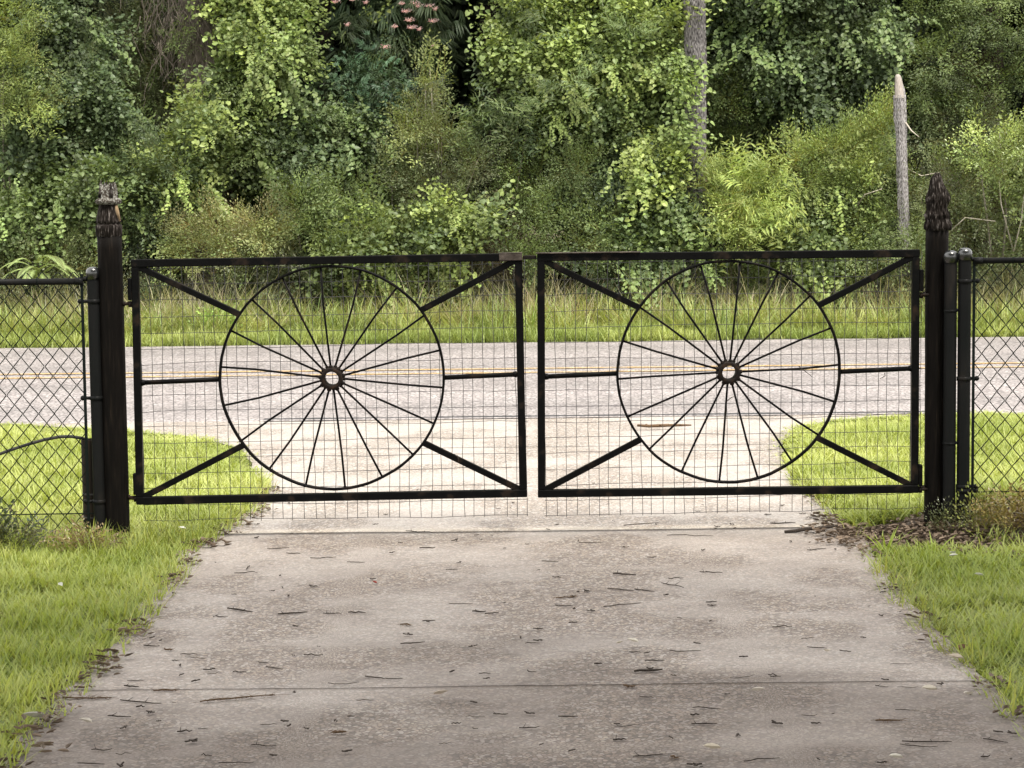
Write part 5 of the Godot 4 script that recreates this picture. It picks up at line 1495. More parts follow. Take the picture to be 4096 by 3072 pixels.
func blossom(g: Node3D, at: Vector3, size: float):
	if not sprigs.has("blossom"):
		var r := RandomNumberGenerator.new()
		r.seed = 5
		var st := begin(true)
		for i in 70:
			var d := Vector3(r.randfn(), absf(r.randfn()) * 0.7 + 0.1, r.randfn() + 0.3).normalized()
			var c := Color(0.90, 0.46, 0.48).lerp(Color(1.0, 0.80, 0.78), r.randf())
			blade(st, Vector3(r.randfn(), r.randfn() * 0.4, r.randfn() * 0.5) * 0.028, d, d.cross(Vector3(r.randfn(), r.randfn(), r.randfn())).normalized(), r.randf_range(0.02, 0.034), 0.007, 0.4, c, 2)
		sprigs["blossom"] = done(st)
	var o := part("blossom", sprigs["blossom"], M.petal, g)
	o.position = at - g.position
	o.scale = Vector3.ONE * size * 0.9
	o.rotation.y = size * 9.0


func frond_plant(label: String, at: Vector3):
	var g := thing("frond_plant", label, "plant", Vector3(at.x, height(at.x, at.z), at.z))
	for k in 15:
		var yaw := -0.3 + 3.7 * k / 14.0 + rng.randfn() * 0.12
		var out := Vector3(cos(yaw), 0, absf(sin(yaw)) * 0.8).normalized()
		var p := Vector3(rng.randfn() * 0.05, 0.58 + 0.2 * rng.randf(), rng.randfn() * 0.05)
		var dir := (Vector3.UP * 1.5 + out * 0.8).normalized()
		var l := rng.randf_range(0.32, 0.55)
		var st := begin(true)
		var tone := Color(0.30, 0.38, 0.15) * rng.randf_range(0.8, 1.3)
		for i in 22:
			dir = (dir + Vector3(0, -0.115, 0) + out * 0.05).normalized()
			var q := p + dir * l / 22.0
			st.set_color(Color(0.24, 0.24, 0.12))
			var s := dir.cross(Vector3.UP).normalized()
			quad(st, p - s * 0.003, p + s * 0.003, q + s * 0.003, q - s * 0.003)
			var w := 0.085 * sin(PI * (i + 3.0) / 26.0)
			for e in [-1.0, 1.0]:
				var d: Vector3 = (s * e + dir * 0.7 + Vector3(0, -0.25, 0)).normalized()
				st.set_color(tone * rng.randf_range(0.8, 1.2))
				quad(st, p, p + d * w * 0.6 - dir * 0.011, p + d * w, p + d * w * 0.5 + dir * 0.012)
			p = q
		part("frond", done(st), M.leaf, g)
	stems(g, [[Vector3(at.x, 0.38, at.z), Vector3(0.05, 0.05, 0.05)]], 3, 0.006, M.stem)


# ---------------------------------------------------------------- twigs and leaves on the drive
func twig(label: String, a: Vector3, b: Vector3, r: float, form := 0, group := ""):
	var st := begin(false)
	var l := (b - a).length()
	var d := (b - a) / maxf(l, 0.001)
	var s := Vector3(-d.z, 0, d.x)
	var pts := []
	for i in 6:
		var t := i / 5.0
		var p := (d * (t - 0.5)) * l + s * l * 0.022 * rng.randfn() + Vector3(0, r + 0.006 * maxf(0.0, rng.randfn() * 0.4), 0)
		pts.append(p)
	tube(st, pts, [r * 0.8, r, r * 1.05, r * 0.95, r * 0.8, r * 0.5], 6)
	if form == 1:   # with side stubs
		for k in 2 + int(l * 8.0):
			var p: Vector3 = pts[1 + k % 4]
			var e := (d * rng.randf_range(-0.8, 0.8) + s * (1 if k % 2 else -1) + Vector3(0, 0.35, 0)).normalized() * rng.randf_range(0.012, 0.035)
			tube(st, [p, p + e], [r * 0.6, r * 0.3], 5)
	elif form == 2:   # a matted bunch
		for k in (12 if l < 0.15 else 34):
			var p := d * rng.randf_range(-0.5, 0.5) * l + s * rng.randfn() * r * 1.6
			var e := (d * rng.randfn() + s * rng.randfn() * 0.8 + Vector3(0, 0.12 * rng.randf(), 0)).normalized() * rng.randf_range(0.2, 0.5) * clampf(l, 0.05, 0.13)
			tube(st, [p + Vector3(0, r * 0.5, 0), p + e * 0.5 + Vector3(0, r * 1.2, 0), p + e + Vector3(0, r * 0.4, 0)], [r * 0.30, r * 0.25, r * 0.15], 5)
	var o := part(["twig", "twig", "twig_bunch"][form], done(st), M.straw if label.contains("straw") or label.contains("brown") else M.twig, self)
	o.position = (a + b) / 2 + Vector3(0, 0.0, 0)
	tag(o, label, "twig", group)


func dry_leaf(label: String, at: Vector3, l: float, tint: Color, group := ""):
	var st := begin(true)
	var a := rng.randf() * TAU
	var d := Vector3(cos(a), 0.05, sin(a) * 0.5).normalized()
	leaf(st, Vector3(0, 0.006, 0), d, Vector3(rng.randf_range(-0.3, 0.3), 1, rng.randf_range(-0.2, 0.3)).normalized(), l, l * 0.5, false, tint, -0.15, 0.4)
	var o := part("dry_leaf", done(st), M.dry_leaf, self)
	o.position = at + Vector3(0, 0.012, 0)
	tag(o, label, "leaf", group)


func debris():
	twig("long thin twig under the gate, first from left", Vector3(0.542, 0.004, -11.167), Vector3(0.724, 0.004, -11.241), 0.0019, 0, "twigs fallen on the driveway")
	twig("long knobbly twig under the gate, second from left", Vector3(1.269, 0.004, -11.165), Vector3(1.396, 0.004, -11.178), 0.0029, 1, "twigs fallen on the driveway")
	twig("mid length thin twig just before the far joint, first from left", Vector3(-1.156, 0.004, -10.576), Vector3(-1.059, 0.004, -10.621), 0.0018, 0, "twigs fallen on the driveway")
	twig("mid length thin twig just before the far joint, second from left", Vector3(-1.054, 0.004, -10.442), Vector3(-0.990, 0.004, -10.444), 0.0023, 0, "twigs fallen on the driveway")
	twig("long thin twig just before the far joint, third from left", Vector3(-0.933, 0.004, -10.317), Vector3(-0.813, 0.004, -10.315), 0.0022, 0, "twigs fallen on the driveway")
	twig("long knobbly twig just before the far joint, fourth from left", Vector3(-0.529, 0.004, -11.043), Vector3(-0.382, 0.004, -10.984), 0.0024, 1, "twigs fallen on the driveway")
	twig("mid length thin twig just before the far joint, fifth from left", Vector3(-0.442, 0.004, -10.560), Vector3(-0.368, 0.004, -10.555), 0.0027, 0, "twigs fallen on the driveway")
	twig("mid length thin twig just before the far joint, sixth from left", Vector3(0.309, 0.004, -10.665), Vector3(0.412, 0.004, -10.645), 0.0018, 0, "twigs fallen on the driveway")
	twig("long thin twig just before the far joint, seventh from left", Vector3(0.738, 0.004, -10.857), Vector3(0.956, 0.004, -10.801), 0.0019, 0, "twigs fallen on the driveway")
	twig("mid length knobbly twig just before the far joint, eighth from left", Vector3(1.349, 0.004, -10.370), Vector3(1.442, 0.004, -10.427), 0.0022, 1, "twigs fallen on the driveway")
	twig("mid length thin twig one stride before the far joint, first from left", Vector3(-1.192, 0.004, -10.036), Vector3(-1.190, 0.004, -10.123), 0.0026, 0, "twigs fallen on the driveway")
	twig("mid length thin twig one stride before the far joint, second from left", Vector3(-1.236, 0.004, -9.952), Vector3(-1.135, 0.004, -9.963), 0.0021, 0, "twigs fallen on the driveway")
	twig("mid length thin twig one stride before the far joint, third from left", Vector3(-0.756, 0.004, -10.214), Vector3(-0.673, 0.004, -10.185), 0.0018, 0, "twigs fallen on the driveway")
	twig("short thin twig one stride before the far joint, fourth from left", Vector3(-0.303, 0.004, -9.979), Vector3(-0.249, 0.004, -9.987), 0.0017, 0, "twigs fallen on the driveway")
	twig("mid length thin twig one stride before the far joint, fifth from left", Vector3(0.125, 0.004, -10.175), Vector3(0.199, 0.004, -10.152), 0.0022, 0, "twigs fallen on the driveway")
	twig("brown tangled scrap bunch one stride before the far joint, sixth from left", Vector3(0.172, 0.004, -9.294), Vector3(0.259, 0.004, -9.324), 0.0026, 2, "twigs fallen on the driveway")
	twig("long thin twig one stride before the far joint, seventh from left", Vector3(0.393, 0.004, -9.491), Vector3(0.502, 0.004, -9.432), 0.0024, 0, "twigs fallen on the driveway")
	twig("mid length thick twig one stride before the far joint, eighth from left", Vector3(0.432, 0.004, -9.836), Vector3(0.529, 0.004, -9.790), 0.0034, 1, "twigs fallen on the driveway")
	twig("mid length knobbly twig one stride before the far joint, ninth from left", Vector3(0.504, 0.004, -9.468), Vector3(0.585, 0.004, -9.406), 0.0024, 1, "twigs fallen on the driveway")
	twig("long knobbly twig one stride before the far joint, tenth from left", Vector3(0.627, 0.004, -9.604), Vector3(0.717, 0.004, -9.492), 0.0021, 1, "twigs fallen on the driveway")
	twig("mid length thin twig one stride before the far joint, eleventh from left", Vector3(0.663, 0.004, -9.694), Vector3(0.729, 0.004, -9.706), 0.0021, 0, "twigs fallen on the driveway")
	twig("mid length knobbly twig one stride before the far joint, twelfth from left", Vector3(0.811, 0.004, -9.857), Vector3(0.909, 0.004, -9.817), 0.0025, 1, "twigs fallen on the driveway")
	twig("mid length knobbly twig in the middle slab, first from left", Vector3(-1.206, 0.004, -8.987), Vector3(-1.144, 0.004, -8.974), 0.0019, 1, "twigs fallen on the driveway")
	twig("long thick twig in the middle slab, second from left", Vector3(-1.166, 0.004, -9.151), Vector3(-1.057, 0.004, -9.063), 0.0035, 1, "twigs fallen on the driveway")
	twig("long knobbly twig in the middle slab, third from left", Vector3(-0.950, 0.004, -9.019), Vector3(-0.833, 0.004, -9.045), 0.0031, 1, "twigs fallen on the driveway")
	twig("mid length knobbly twig in the middle slab, fourth from left", Vector3(-0.770, 0.004, -9.032), Vector3(-0.694, 0.004, -9.018), 0.0019, 1, "twigs fallen on the driveway")
	twig("mid length thin twig in the middle slab, fifth from left", Vector3(-0.669, 0.004, -9.031), Vector3(-0.598, 0.004, -9.027), 0.0027, 0, "twigs fallen on the driveway")
	twig("brown tangled scrap bunch in the middle slab, sixth from left", Vector3(-0.447, 0.004, -8.784), Vector3(-0.402, 0.004, -8.768), 0.0027, 2, "twigs fallen on the driveway")
	twig("short thin twig in the middle slab, seventh from left", Vector3(-0.363, 0.004, -8.847), Vector3(-0.313, 0.004, -8.858), 0.0023, 0, "twigs fallen on the driveway")
	twig("mid length thin twig in the middle slab, eighth from left", Vector3(-0.269, 0.004, -9.196), Vector3(-0.171, 0.004, -9.190), 0.0016, 0, "twigs fallen on the driveway")
	twig("mid length knobbly twig in the middle slab, ninth from left", Vector3(-0.170, 0.004, -9.031), Vector3(-0.114, 0.004, -9.009), 0.0031, 1, "twigs fallen on the driveway")
	twig("mid length thin twig in the middle slab, tenth from left", Vector3(-0.118, 0.004, -8.976), Vector3(-0.063, 0.004, -9.001), 0.0023, 0, "twigs fallen on the driveway")
	twig("mid length thin twig in the middle slab, eleventh from left", Vector3(0.163, 0.004, -9.121), Vector3(0.239, 0.004, -9.127), 0.0020, 0, "twigs fallen on the driveway")
	twig("long thin twig in the middle slab, twelfth from left", Vector3(0.361, 0.004, -9.095), Vector3(0.518, 0.004, -9.169), 0.0020, 0, "twigs fallen on the driveway")
	twig("short thin twig in the middle slab, thirteenth from left", Vector3(0.780, 0.004, -9.168), Vector3(0.825, 0.004, -9.175), 0.0024, 0, "twigs fallen on the driveway")
	twig("mid length knobbly twig in the middle slab, fourteenth from left", Vector3(0.993, 0.004, -8.659), Vector3(1.069, 0.004, -8.659), 0.0019, 1, "twigs fallen on the driveway")
	twig("mid length knobbly twig a little beyond the near joint, first from left", Vector3(-1.397, 0.004, -8.449), Vector3(-1.333, 0.004, -8.425), 0.0022, 1, "twigs fallen on the driveway")
	twig("brown tangled scrap bunch a little beyond the near joint, second from left", Vector3(-1.307, 0.004, -8.371), Vector3(-1.276, 0.004, -8.361), 0.0029, 2, "twigs fallen on the driveway")
	twig("short thin twig a little beyond the near joint, third from left", Vector3(-1.251, 0.004, -8.178), Vector3(-1.223, 0.004, -8.176), 0.0018, 0, "twigs fallen on the driveway")
	twig("mid length thin twig a little beyond the near joint, fourth from left", Vector3(-1.236, 0.004, -8.287), Vector3(-1.172, 0.004, -8.283), 0.0018, 0, "twigs fallen on the driveway")
	twig("mid length thin twig a little beyond the near joint, fifth from left", Vector3(-1.212, 0.004, -8.246), Vector3(-1.134, 0.004, -8.207), 0.0011, 0, "twigs fallen on the driveway")
	twig("short thin twig a little beyond the near joint, sixth from left", Vector3(-0.932, 0.004, -8.134), Vector3(-0.893, 0.004, -8.128), 0.0018, 0, "twigs fallen on the driveway")
	twig("mid length thin twig a little beyond the near joint, seventh from left", Vector3(-0.777, 0.004, -8.251), Vector3(-0.705, 0.004, -8.239), 0.0021, 0, "twigs fallen on the driveway")
	twig("mid length thin twig a little beyond the near joint, eighth from left", Vector3(-0.430, 0.004, -8.430), Vector3(-0.339, 0.004, -8.442), 0.0025, 0, "twigs fallen on the driveway")
	twig("short thin twig a little beyond the near joint, ninth from left", Vector3(0.038, 0.004, -8.413), Vector3(0.093, 0.004, -8.410), 0.0015, 0, "twigs fallen on the driveway")
	twig("short thin twig a little beyond the near joint, tenth from left", Vector3(0.418, 0.004, -8.239), Vector3(0.464, 0.004, -8.229), 0.0018, 0, "twigs fallen on the driveway")
	twig("long thin twig a little beyond the near joint, eleventh from left", Vector3(0.567, 0.004, -8.243), Vector3(0.682, 0.004, -8.245), 0.0018, 0, "twigs fallen on the driveway")
	twig("short thin twig a little beyond the near joint, twelfth from left", Vector3(1.076, 0.004, -8.440), Vector3(1.126, 0.004, -8.450), 0.0015, 0, "twigs fallen on the driveway")
	twig("mid length thin twig a little beyond the near joint, thirteenth from left", Vector3(1.079, 0.004, -8.292), Vector3(1.147, 0.004, -8.260), 0.0018, 0, "twigs fallen on the driveway")
	twig("short thin twig a little beyond the near joint, fourteenth from left", Vector3(1.189, 0.004, -8.222), Vector3(1.227, 0.004, -8.196), 0.0021, 0, "twigs fallen on the driveway")
	twig("brown tangled scrap bunch close beyond the near joint, first from left", Vector3(-1.529, 0.004, -7.765), Vector3(-1.464, 0.004, -7.762), 0.0032, 2, "twigs fallen on the driveway")
	twig("short knobbly twig close beyond the near joint, second from left", Vector3(-1.358, 0.004, -7.777), Vector3(-1.305, 0.004, -7.761), 0.0027, 1, "twigs fallen on the driveway")
	twig("short thin twig close beyond the near joint, third from left", Vector3(-1.361, 0.004, -7.863), Vector3(-1.302, 0.004, -7.860), 0.0014, 0, "twigs fallen on the driveway")
	twig("short thin twig close beyond the near joint, fourth from left", Vector3(-1.093, 0.004, -7.958), Vector3(-1.045, 0.004, -7.967), 0.0010, 0, "twigs fallen on the driveway")
	twig("short thin twig close beyond the near joint, fifth from left", Vector3(-1.005, 0.004, -7.979), Vector3(-0.956, 0.004, -7.977), 0.0021, 0, "twigs fallen on the driveway")
	twig("mid length knobbly twig close beyond the near joint, sixth from left", Vector3(-0.894, 0.004, -8.060), Vector3(-0.830, 0.004, -8.015), 0.0017, 1, "twigs fallen on the driveway")
	twig("mid length thin twig close beyond the near joint, seventh from left", Vector3(-0.650, 0.004, -7.774), Vector3(-0.543, 0.004, -7.779), 0.0013, 0, "twigs fallen on the driveway")
	twig("mid length thin twig close beyond the near joint, eighth from left", Vector3(-0.530, 0.004, -7.886), Vector3(-0.458, 0.004, -7.843), 0.0024, 0, "twigs fallen on the driveway")
	twig("mid length thin twig close beyond the near joint, ninth from left", Vector3(-0.457, 0.004, -7.846), Vector3(-0.394, 0.004, -7.843), 0.0017, 0, "twigs fallen on the driveway")
	twig("short thin twig close beyond the near joint, tenth from left", Vector3(-0.129, 0.004, -7.916), Vector3(-0.087, 0.004, -7.911), 0.0017, 0, "twigs fallen on the driveway")
	twig("short thin twig close beyond the near joint, eleventh from left", Vector3(0.042, 0.004, -7.937), Vector3(0.074, 0.004, -7.924), 0.0017, 0, "twigs fallen on the driveway")
	twig("short thin twig close beyond the near joint, twelfth from left", Vector3(0.283, 0.004, -8.044), Vector3(0.312, 0.004, -8.043), 0.0031, 0, "twigs fallen on the driveway")
	twig("mid length thick twig close beyond the near joint, thirteenth from left", Vector3(0.419, 0.004, -7.914), Vector3(0.520, 0.004, -7.927), 0.0044, 0, "twigs fallen on the driveway")
	twig("mid length thin twig close beyond the near joint, fourteenth from left", Vector3(0.467, 0.004, -8.092), Vector3(0.539, 0.004, -8.088), 0.0024, 0, "twigs fallen on the driveway")
	twig("mid length thin twig close beyond the near joint, fifteenth from left", Vector3(0.745, 0.004, -7.800), Vector3(0.836, 0.004, -7.824), 0.0010, 0, "twigs fallen on the driveway")
	twig("short thin twig close beyond the near joint, sixteenth from left", Vector3(0.884, 0.004, -7.847), Vector3(0.924, 0.004, -7.812), 0.0017, 0, "twigs fallen on the driveway")
	twig("mid length thin twig close beyond the near joint, seventeenth from left", Vector3(1.337, 0.004, -7.993), Vector3(1.419, 0.004, -7.989), 0.0010, 0, "twigs fallen on the driveway")
	twig("brown tangled scrap bunch just below the near joint, first from left", Vector3(-1.538, 0.004, -7.608), Vector3(-1.370, 0.004, -7.600), 0.0026, 2, "twigs fallen on the driveway")
	twig("mid length knobbly twig just below the near joint, second from left", Vector3(-1.340, 0.004, -7.351), Vector3(-1.260, 0.004, -7.329), 0.0022, 1, "twigs fallen on the driveway")
	twig("long knobbly twig just below the near joint, third from left", Vector3(-1.338, 0.004, -7.565), Vector3(-1.186, 0.004, -7.511), 0.0023, 1, "twigs fallen on the driveway")
	twig("short thin twig just below the near joint, fourth from left", Vector3(-1.266, 0.004, -7.469), Vector3(-1.236, 0.004, -7.465), 0.0026, 0, "twigs fallen on the driveway")
	twig("brown tangled scrap bunch just below the near joint, fifth from left", Vector3(-1.244, 0.004, -7.706), Vector3(-1.167, 0.004, -7.702), 0.0029, 2, "twigs fallen on the driveway")
	twig("matted straw bunch just below the near joint, sixth from left", Vector3(-1.063, 0.004, -7.538), Vector3(-0.816, 0.004, -7.617), 0.0024, 2, "twigs fallen on the driveway")
	twig("short thin twig just below the near joint, seventh from left", Vector3(-0.550, 0.004, -7.308), Vector3(-0.525, 0.004, -7.307), 0.0022, 0, "twigs fallen on the driveway")
	twig("short thin twig just below the near joint, eighth from left", Vector3(-0.535, 0.004, -7.529), Vector3(-0.476, 0.004, -7.530), 0.0013, 0, "twigs fallen on the driveway")
	twig("short knobbly twig just below the near joint, ninth from left", Vector3(-0.074, 0.004, -7.314), Vector3(-0.025, 0.004, -7.312), 0.0019, 1, "twigs fallen on the driveway")
	twig("brown tangled scrap bunch just below the near joint, tenth from left", Vector3(0.370, 0.004, -7.692), Vector3(0.409, 0.004, -7.683), 0.0032, 2, "twigs fallen on the driveway")
	twig("short thin twig just below the near joint, eleventh from left", Vector3(0.416, 0.004, -7.540), Vector3(0.464, 0.004, -7.517), 0.0013, 0, "twigs fallen on the driveway")
	twig("mid length thin twig just below the near joint, twelfth from left", Vector3(0.583, 0.004, -7.375), Vector3(0.672, 0.004, -7.348), 0.0019, 0, "twigs fallen on the driveway")
	twig("short knobbly twig just below the near joint, thirteenth from left", Vector3(1.230, 0.004, -7.660), Vector3(1.269, 0.004, -7.633), 0.0013, 1, "twigs fallen on the driveway")
	twig("mid length thin twig just below the near joint, fourteenth from left", Vector3(1.239, 0.004, -7.312), Vector3(1.317, 0.004, -7.302), 0.0013, 0, "twigs fallen on the driveway")
	twig("mid length thin twig just below the near joint, fifteenth from left", Vector3(1.301, 0.004, -7.632), Vector3(1.370, 0.004, -7.622), 0.0010, 0, "twigs fallen on the driveway")
	twig("mid length knobbly twig second row from the bottom border, first from left", Vector3(-1.314, 0.004, -6.918), Vector3(-1.247, 0.004, -6.901), 0.0018, 1, "twigs fallen on the driveway")
	twig("short knobbly twig second row from the bottom border, second from left", Vector3(-1.080, 0.004, -7.129), Vector3(-1.031, 0.004, -7.127), 0.0025, 1, "twigs fallen on the driveway")
	twig("short thin twig second row from the bottom border, third from left", Vector3(-1.018, 0.004, -7.165), Vector3(-0.985, 0.004, -7.163), 0.0012, 0, "twigs fallen on the driveway")
	twig("short thin twig second row from the bottom border, fourth from left", Vector3(-0.825, 0.004, -7.210), Vector3(-0.770, 0.004, -7.214), 0.0012, 0, "twigs fallen on the driveway")
	twig("mid length knobbly twig second row from the bottom border, fifth from left", Vector3(-0.824, 0.004, -6.952), Vector3(-0.746, 0.004, -6.932), 0.0018, 1, "twigs fallen on the driveway")
	twig("brown tangled scrap bunch second row from the bottom border, sixth from left", Vector3(-0.581, 0.004, -7.091), Vector3(-0.538, 0.004, -7.098), 0.0039, 2, "twigs fallen on the driveway")
	twig("short thin twig second row from the bottom border, seventh from left", Vector3(-0.240, 0.004, -6.940), Vector3(-0.201, 0.004, -6.947), 0.0009, 0, "twigs fallen on the driveway")
	twig("short thin twig second row from the bottom border, eighth from left", Vector3(-0.207, 0.004, -7.194), Vector3(-0.175, 0.004, -7.192), 0.0019, 0, "twigs fallen on the driveway")
	twig("mid length thin twig second row from the bottom border, ninth from left", Vector3(-0.164, 0.004, -7.290), Vector3(-0.100, 0.004, -7.275), 0.0009, 0, "twigs fallen on the driveway")
	twig("mid length knobbly twig second row from the bottom border, tenth from left", Vector3(0.010, 0.004, -7.126), Vector3(0.075, 0.004, -7.129), 0.0018, 1, "twigs fallen on the driveway")
	twig("mid length thin twig second row from the bottom border, eleventh from left", Vector3(0.138, 0.004, -7.273), Vector3(0.202, 0.004, -7.270), 0.0022, 0, "twigs fallen on the driveway")
	twig("short knobbly twig second row from the bottom border, twelfth from left", Vector3(0.302, 0.004, -6.959), Vector3(0.344, 0.004, -6.965), 0.0027, 1, "twigs fallen on the driveway")
	twig("mid length thin twig second row from the bottom border, thirteenth from left", Vector3(0.323, 0.004, -7.124), Vector3(0.395, 0.004, -7.154), 0.0012, 0, "twigs fallen on the driveway")
	twig("short thin twig second row from the bottom border, fourteenth from left", Vector3(0.567, 0.004, -7.271), Vector3(0.597, 0.004, -7.270), 0.0028, 0, "twigs fallen on the driveway")
	twig("mid length knobbly twig second row from the bottom border, fifteenth from left", Vector3(0.561, 0.004, -7.152), Vector3(0.643, 0.004, -7.154), 0.0022, 1, "twigs fallen on the driveway")
	twig("short thin twig second row from the bottom border, sixteenth from left", Vector3(0.925, 0.004, -7.248), Vector3(0.975, 0.004, -7.246), 0.0012, 0, "twigs fallen on the driveway")
	twig("short thin twig second row from the bottom border, seventeenth from left", Vector3(0.941, 0.004, -7.141), Vector3(0.974, 0.004, -7.139), 0.0025, 0, "twigs fallen on the driveway")
	twig("brown tangled scrap bunch second row from the bottom border, eighteenth from left", Vector3(1.152, 0.004, -7.170), Vector3(1.233, 0.004, -7.166), 0.0030, 2, "twigs fallen on the driveway")
	twig("mid length knobbly twig second row from the bottom border, nineteenth from left", Vector3(1.447, 0.004, -6.930), Vector3(1.515, 0.004, -6.876), 0.0018, 1, "twigs fallen on the driveway")
	twig("mid length thin twig along the bottom border, first from left", Vector3(-1.327, 0.004, -6.760), Vector3(-1.242, 0.004, -6.743), 0.0017, 0, "twigs fallen on the driveway")
	twig("short thin twig along the bottom border, second from left", Vector3(-1.229, 0.004, -6.859), Vector3(-1.180, 0.004, -6.856), 0.0012, 0, "twigs fallen on the driveway")
	twig("short thin twig along the bottom border, third from left", Vector3(-0.962, 0.004, -6.830), Vector3(-0.930, 0.004, -6.829), 0.0018, 0, "twigs fallen on the driveway")
	twig("mid length thin twig along the bottom border, fourth from left", Vector3(-0.899, 0.004, -6.749), Vector3(-0.793, 0.004, -6.740), 0.0015, 0, "twigs fallen on the driveway")
	twig("mid length knobbly twig along the bottom border, fifth from left", Vector3(0.355, 0.004, -6.762), Vector3(0.447, 0.004, -6.780), 0.0020, 1, "twigs fallen on the driveway")
	twig("brown tangled scrap bunch along the bottom border, sixth from left", Vector3(0.466, 0.004, -6.744), Vector3(0.488, 0.004, -6.735), 0.0028, 2, "twigs fallen on the driveway")
	twig("long thin twig along the bottom border, seventh from left", Vector3(0.681, 0.004, -6.694), Vector3(0.792, 0.004, -6.729), 0.0017, 0, "twigs fallen on the driveway")
	twig("long thin twig along the bottom border, eighth from left", Vector3(1.178, 0.004, -6.863), Vector3(1.288, 0.004, -6.825), 0.0015, 0, "twigs fallen on the driveway")
	twig("long knobbly twig along the bottom border, ninth from left", Vector3(1.192, 0.004, -6.904), Vector3(1.343, 0.004, -6.892), 0.0021, 1, "twigs fallen on the driveway")
	twig("short knobbly twig along the bottom border, tenth from left", Vector3(1.395, 0.004, -6.711), Vector3(1.423, 0.004, -6.710), 0.0023, 1, "twigs fallen on the driveway")
	twig("long brown stick lying on the apron by the road edge", Vector3(0.837, 0.020, -15.171), Vector3(1.198, 0.020, -15.208), 0.011, 1)
	twig("dark flat strip of bark at the right end of the far joint", Vector3(1.308, -0.000, -10.877), Vector3(1.570, 0.020, -10.916), 0.009, 0)
	dry_leaf("white dry leaf lying right of the driveway middle before the near joint", Vector3(0.459, 0.004, -8.329), 0.05, Color(0.62, 0.58, 0.50))
	dry_leaf("largest pale leaf at the very bottom of the drive", Vector3(0.623, 0.004, -6.785), 0.06, Color(0.58, 0.52, 0.42))
	dry_leaf("pale leaf just below the near joint, right of the middle", Vector3(0.790, 0.004, -7.538), 0.05, Color(0.55, 0.50, 0.44))
	dry_leaf("pale leaf below the near joint near the right grass edge", Vector3(1.417, 0.004, -7.518), 0.06, Color(0.6, 0.55, 0.47))
	dry_leaf("curled pale leaf in the right corner of the driveway", Vector3(1.521, 0.004, -7.453), 0.05, Color(0.5, 0.46, 0.4))
	dry_leaf("pale leaf at the lower right border of the picture", Vector3(1.153, 0.004, -6.655), 0.05, Color(0.6, 0.57, 0.5))
	dry_leaf("small white leaf left of the driveway middle", Vector3(-0.986, 0.004, -8.591), 0.03, Color(0.7, 0.66, 0.6))
	dry_leaf("brown curled leaf below the near joint in mid drive", Vector3(-0.278, 0.004, -7.533), 0.055, Color(0.42, 0.36, 0.3))
	dry_leaf("small dark red leaf lying on the drive, the only red one", Vector3(-0.585, 0.004, -9.587), 0.03, Color(0.30, 0.04, 0.03))
	dry_leaf("large grey leaf on the left grass edge of the drive", Vector3(-1.523, 0.004, -7.279), 0.08, Color(0.4, 0.38, 0.34))
	dry_leaf("dark brown leaf against the right grass edge", Vector3(1.601, 0.004, -8.121), 0.06, Color(0.18, 0.10, 0.06))
	dry_leaf("pale tan leaf beside the dark brown one at the right edge", Vector3(1.597, 0.004, -7.991), 0.055, Color(0.55, 0.48, 0.40))
	dry_leaf("tan leaf between small twigs right of the middle", Vector3(1.123, 0.004, -8.147), 0.04, Color(0.5, 0.45, 0.38))
	dry_leaf("pale leaf among twigs at the lower left of the drive", Vector3(-1.361, 0.004, -7.195), 0.05, Color(0.5, 0.46, 0.4))
	dry_leaf("little tan leaf left of the white dry leaf", Vector3(0.375, 0.004, -8.313), 0.03, Color(0.45, 0.40, 0.33))
	dry_leaf("white fallen petal scrap on the right lawn below the litter bed", Vector3(1.897, 0.050, -9.832), 0.04, Color(0.50, 0.50, 0.44))
	dry_leaf("slim white petal scrap beside the larger one on the right lawn", Vector3(1.941, 0.050, -9.905), 0.04, Color(0.50, 0.50, 0.44))
	dry_leaf("pale dry blade lying on the right lawn", Vector3(1.952, 0.050, -9.362), 0.04, Color(0.50, 0.50, 0.44))
	dry_leaf("small white petal lying on the left lawn", Vector3(-1.876, 0.050, -9.349), 0.04, Color(0.50, 0.50, 0.44))
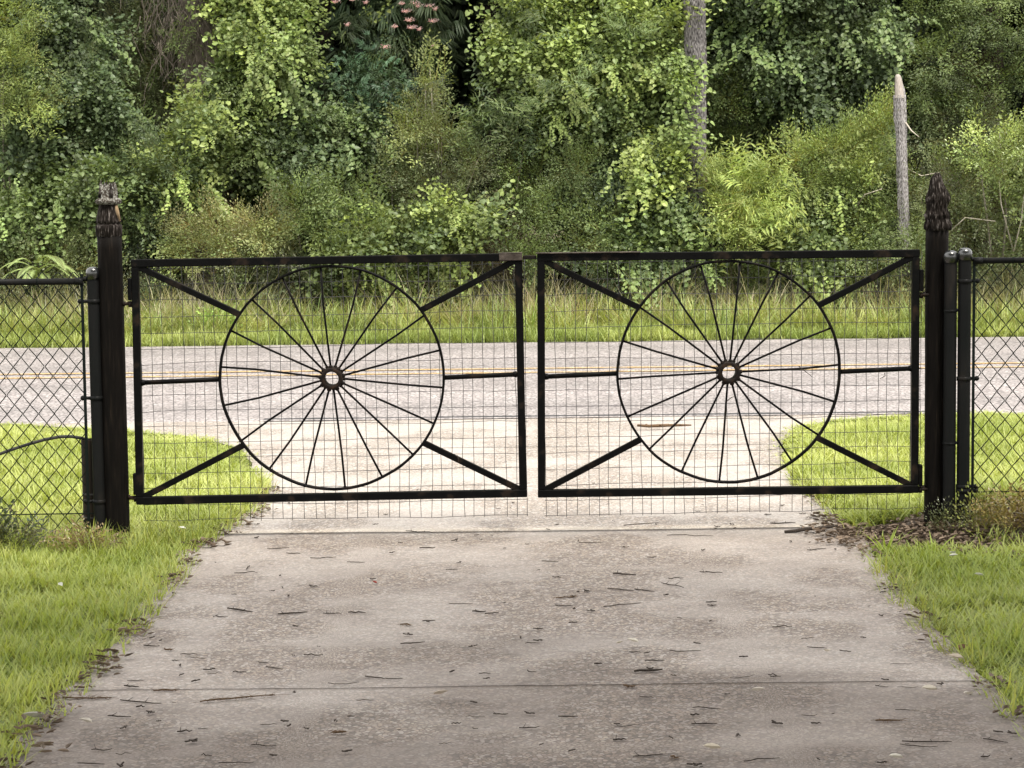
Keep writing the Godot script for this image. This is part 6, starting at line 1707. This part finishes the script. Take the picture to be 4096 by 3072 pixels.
	dry_leaf("pale dry leaf in the coarse grass at the left driveway corner", Vector3(-1.569, 0.050, -10.818), 0.04, Color(0.50, 0.50, 0.44))
	# twigs caught in the gate
	for s in [[Vector3(1.380, 0.807, -10.930), Vector3(1.400, 0.791, -10.925), Vector3(1.446, 0.754, -10.930)], [Vector3(1.031, 0.638, -10.930), Vector3(1.054, 0.660, -10.920), Vector3(1.079, 0.666, -10.930)], [Vector3(1.793, 0.770, -10.930), Vector3(1.795, 0.756, -10.925), Vector3(1.769, 0.740, -10.930)], [Vector3(-0.268, 0.393, -10.930), Vector3(-0.262, 0.376, -10.925), Vector3(-0.261, 0.355, -10.930)]]:
		var tw := begin(false)
		var mid: Vector3 = s[1]
		tube(tw, s.map(func(p): return p - mid), [0.0022, 0.0018, 0.0012], 5)
		var o := part("caught_twig", done(tw), M.twig, self)
		o.position = mid
		tag(o, "dry twig caught %s" % ["on a spoke right of the right hub", "between the lower spokes of the right wheel", "under the right side brace of the right gate leaf", "on the lower right brace of the left gate leaf"][int(taken["caught_twig"]) - 1], "twig")
	# small scraps of bark, nothing tells them apart
	var st := begin(true)
	var scraps := []
	for v in 6:
		st = begin(true)
		var n := 2 + v % 3
		for k in n:
			var a := TAU * k / n + v
			beam(st, Vector3(cos(a) * 0.008, 0.003, sin(a) * 0.006), Vector3(cos(a) * 0.008 + 0.022 * cos(a * 2.0 + v), 0.005, sin(a) * 0.006 + 0.012 * sin(v + a)), 0.006, 0.004, 0.001, Vector3.UP)
		scraps.append(done(st))
	for i in 170:
		var z := -5.9 - 7.0 * pow(rng.randf(), 1.1)
		var x := rng.randf_range(along(LEFT_EDGE, z) + 0.05, along(RIGHT_EDGE, z) - 0.05)
		var o := part("bark_scrap", scraps[i % 6], M.twig, self)
		o.position = Vector3(x, 0.006, z)
		o.rotation.y = rng.randf() * TAU
		o.scale = Vector3.ONE * rng.randf_range(0.35, 1.0)
		tag(o, "tiny dark scrap of bark scattered on the concrete driveway", "bark scrap", "bark scraps scattered over the driveway")
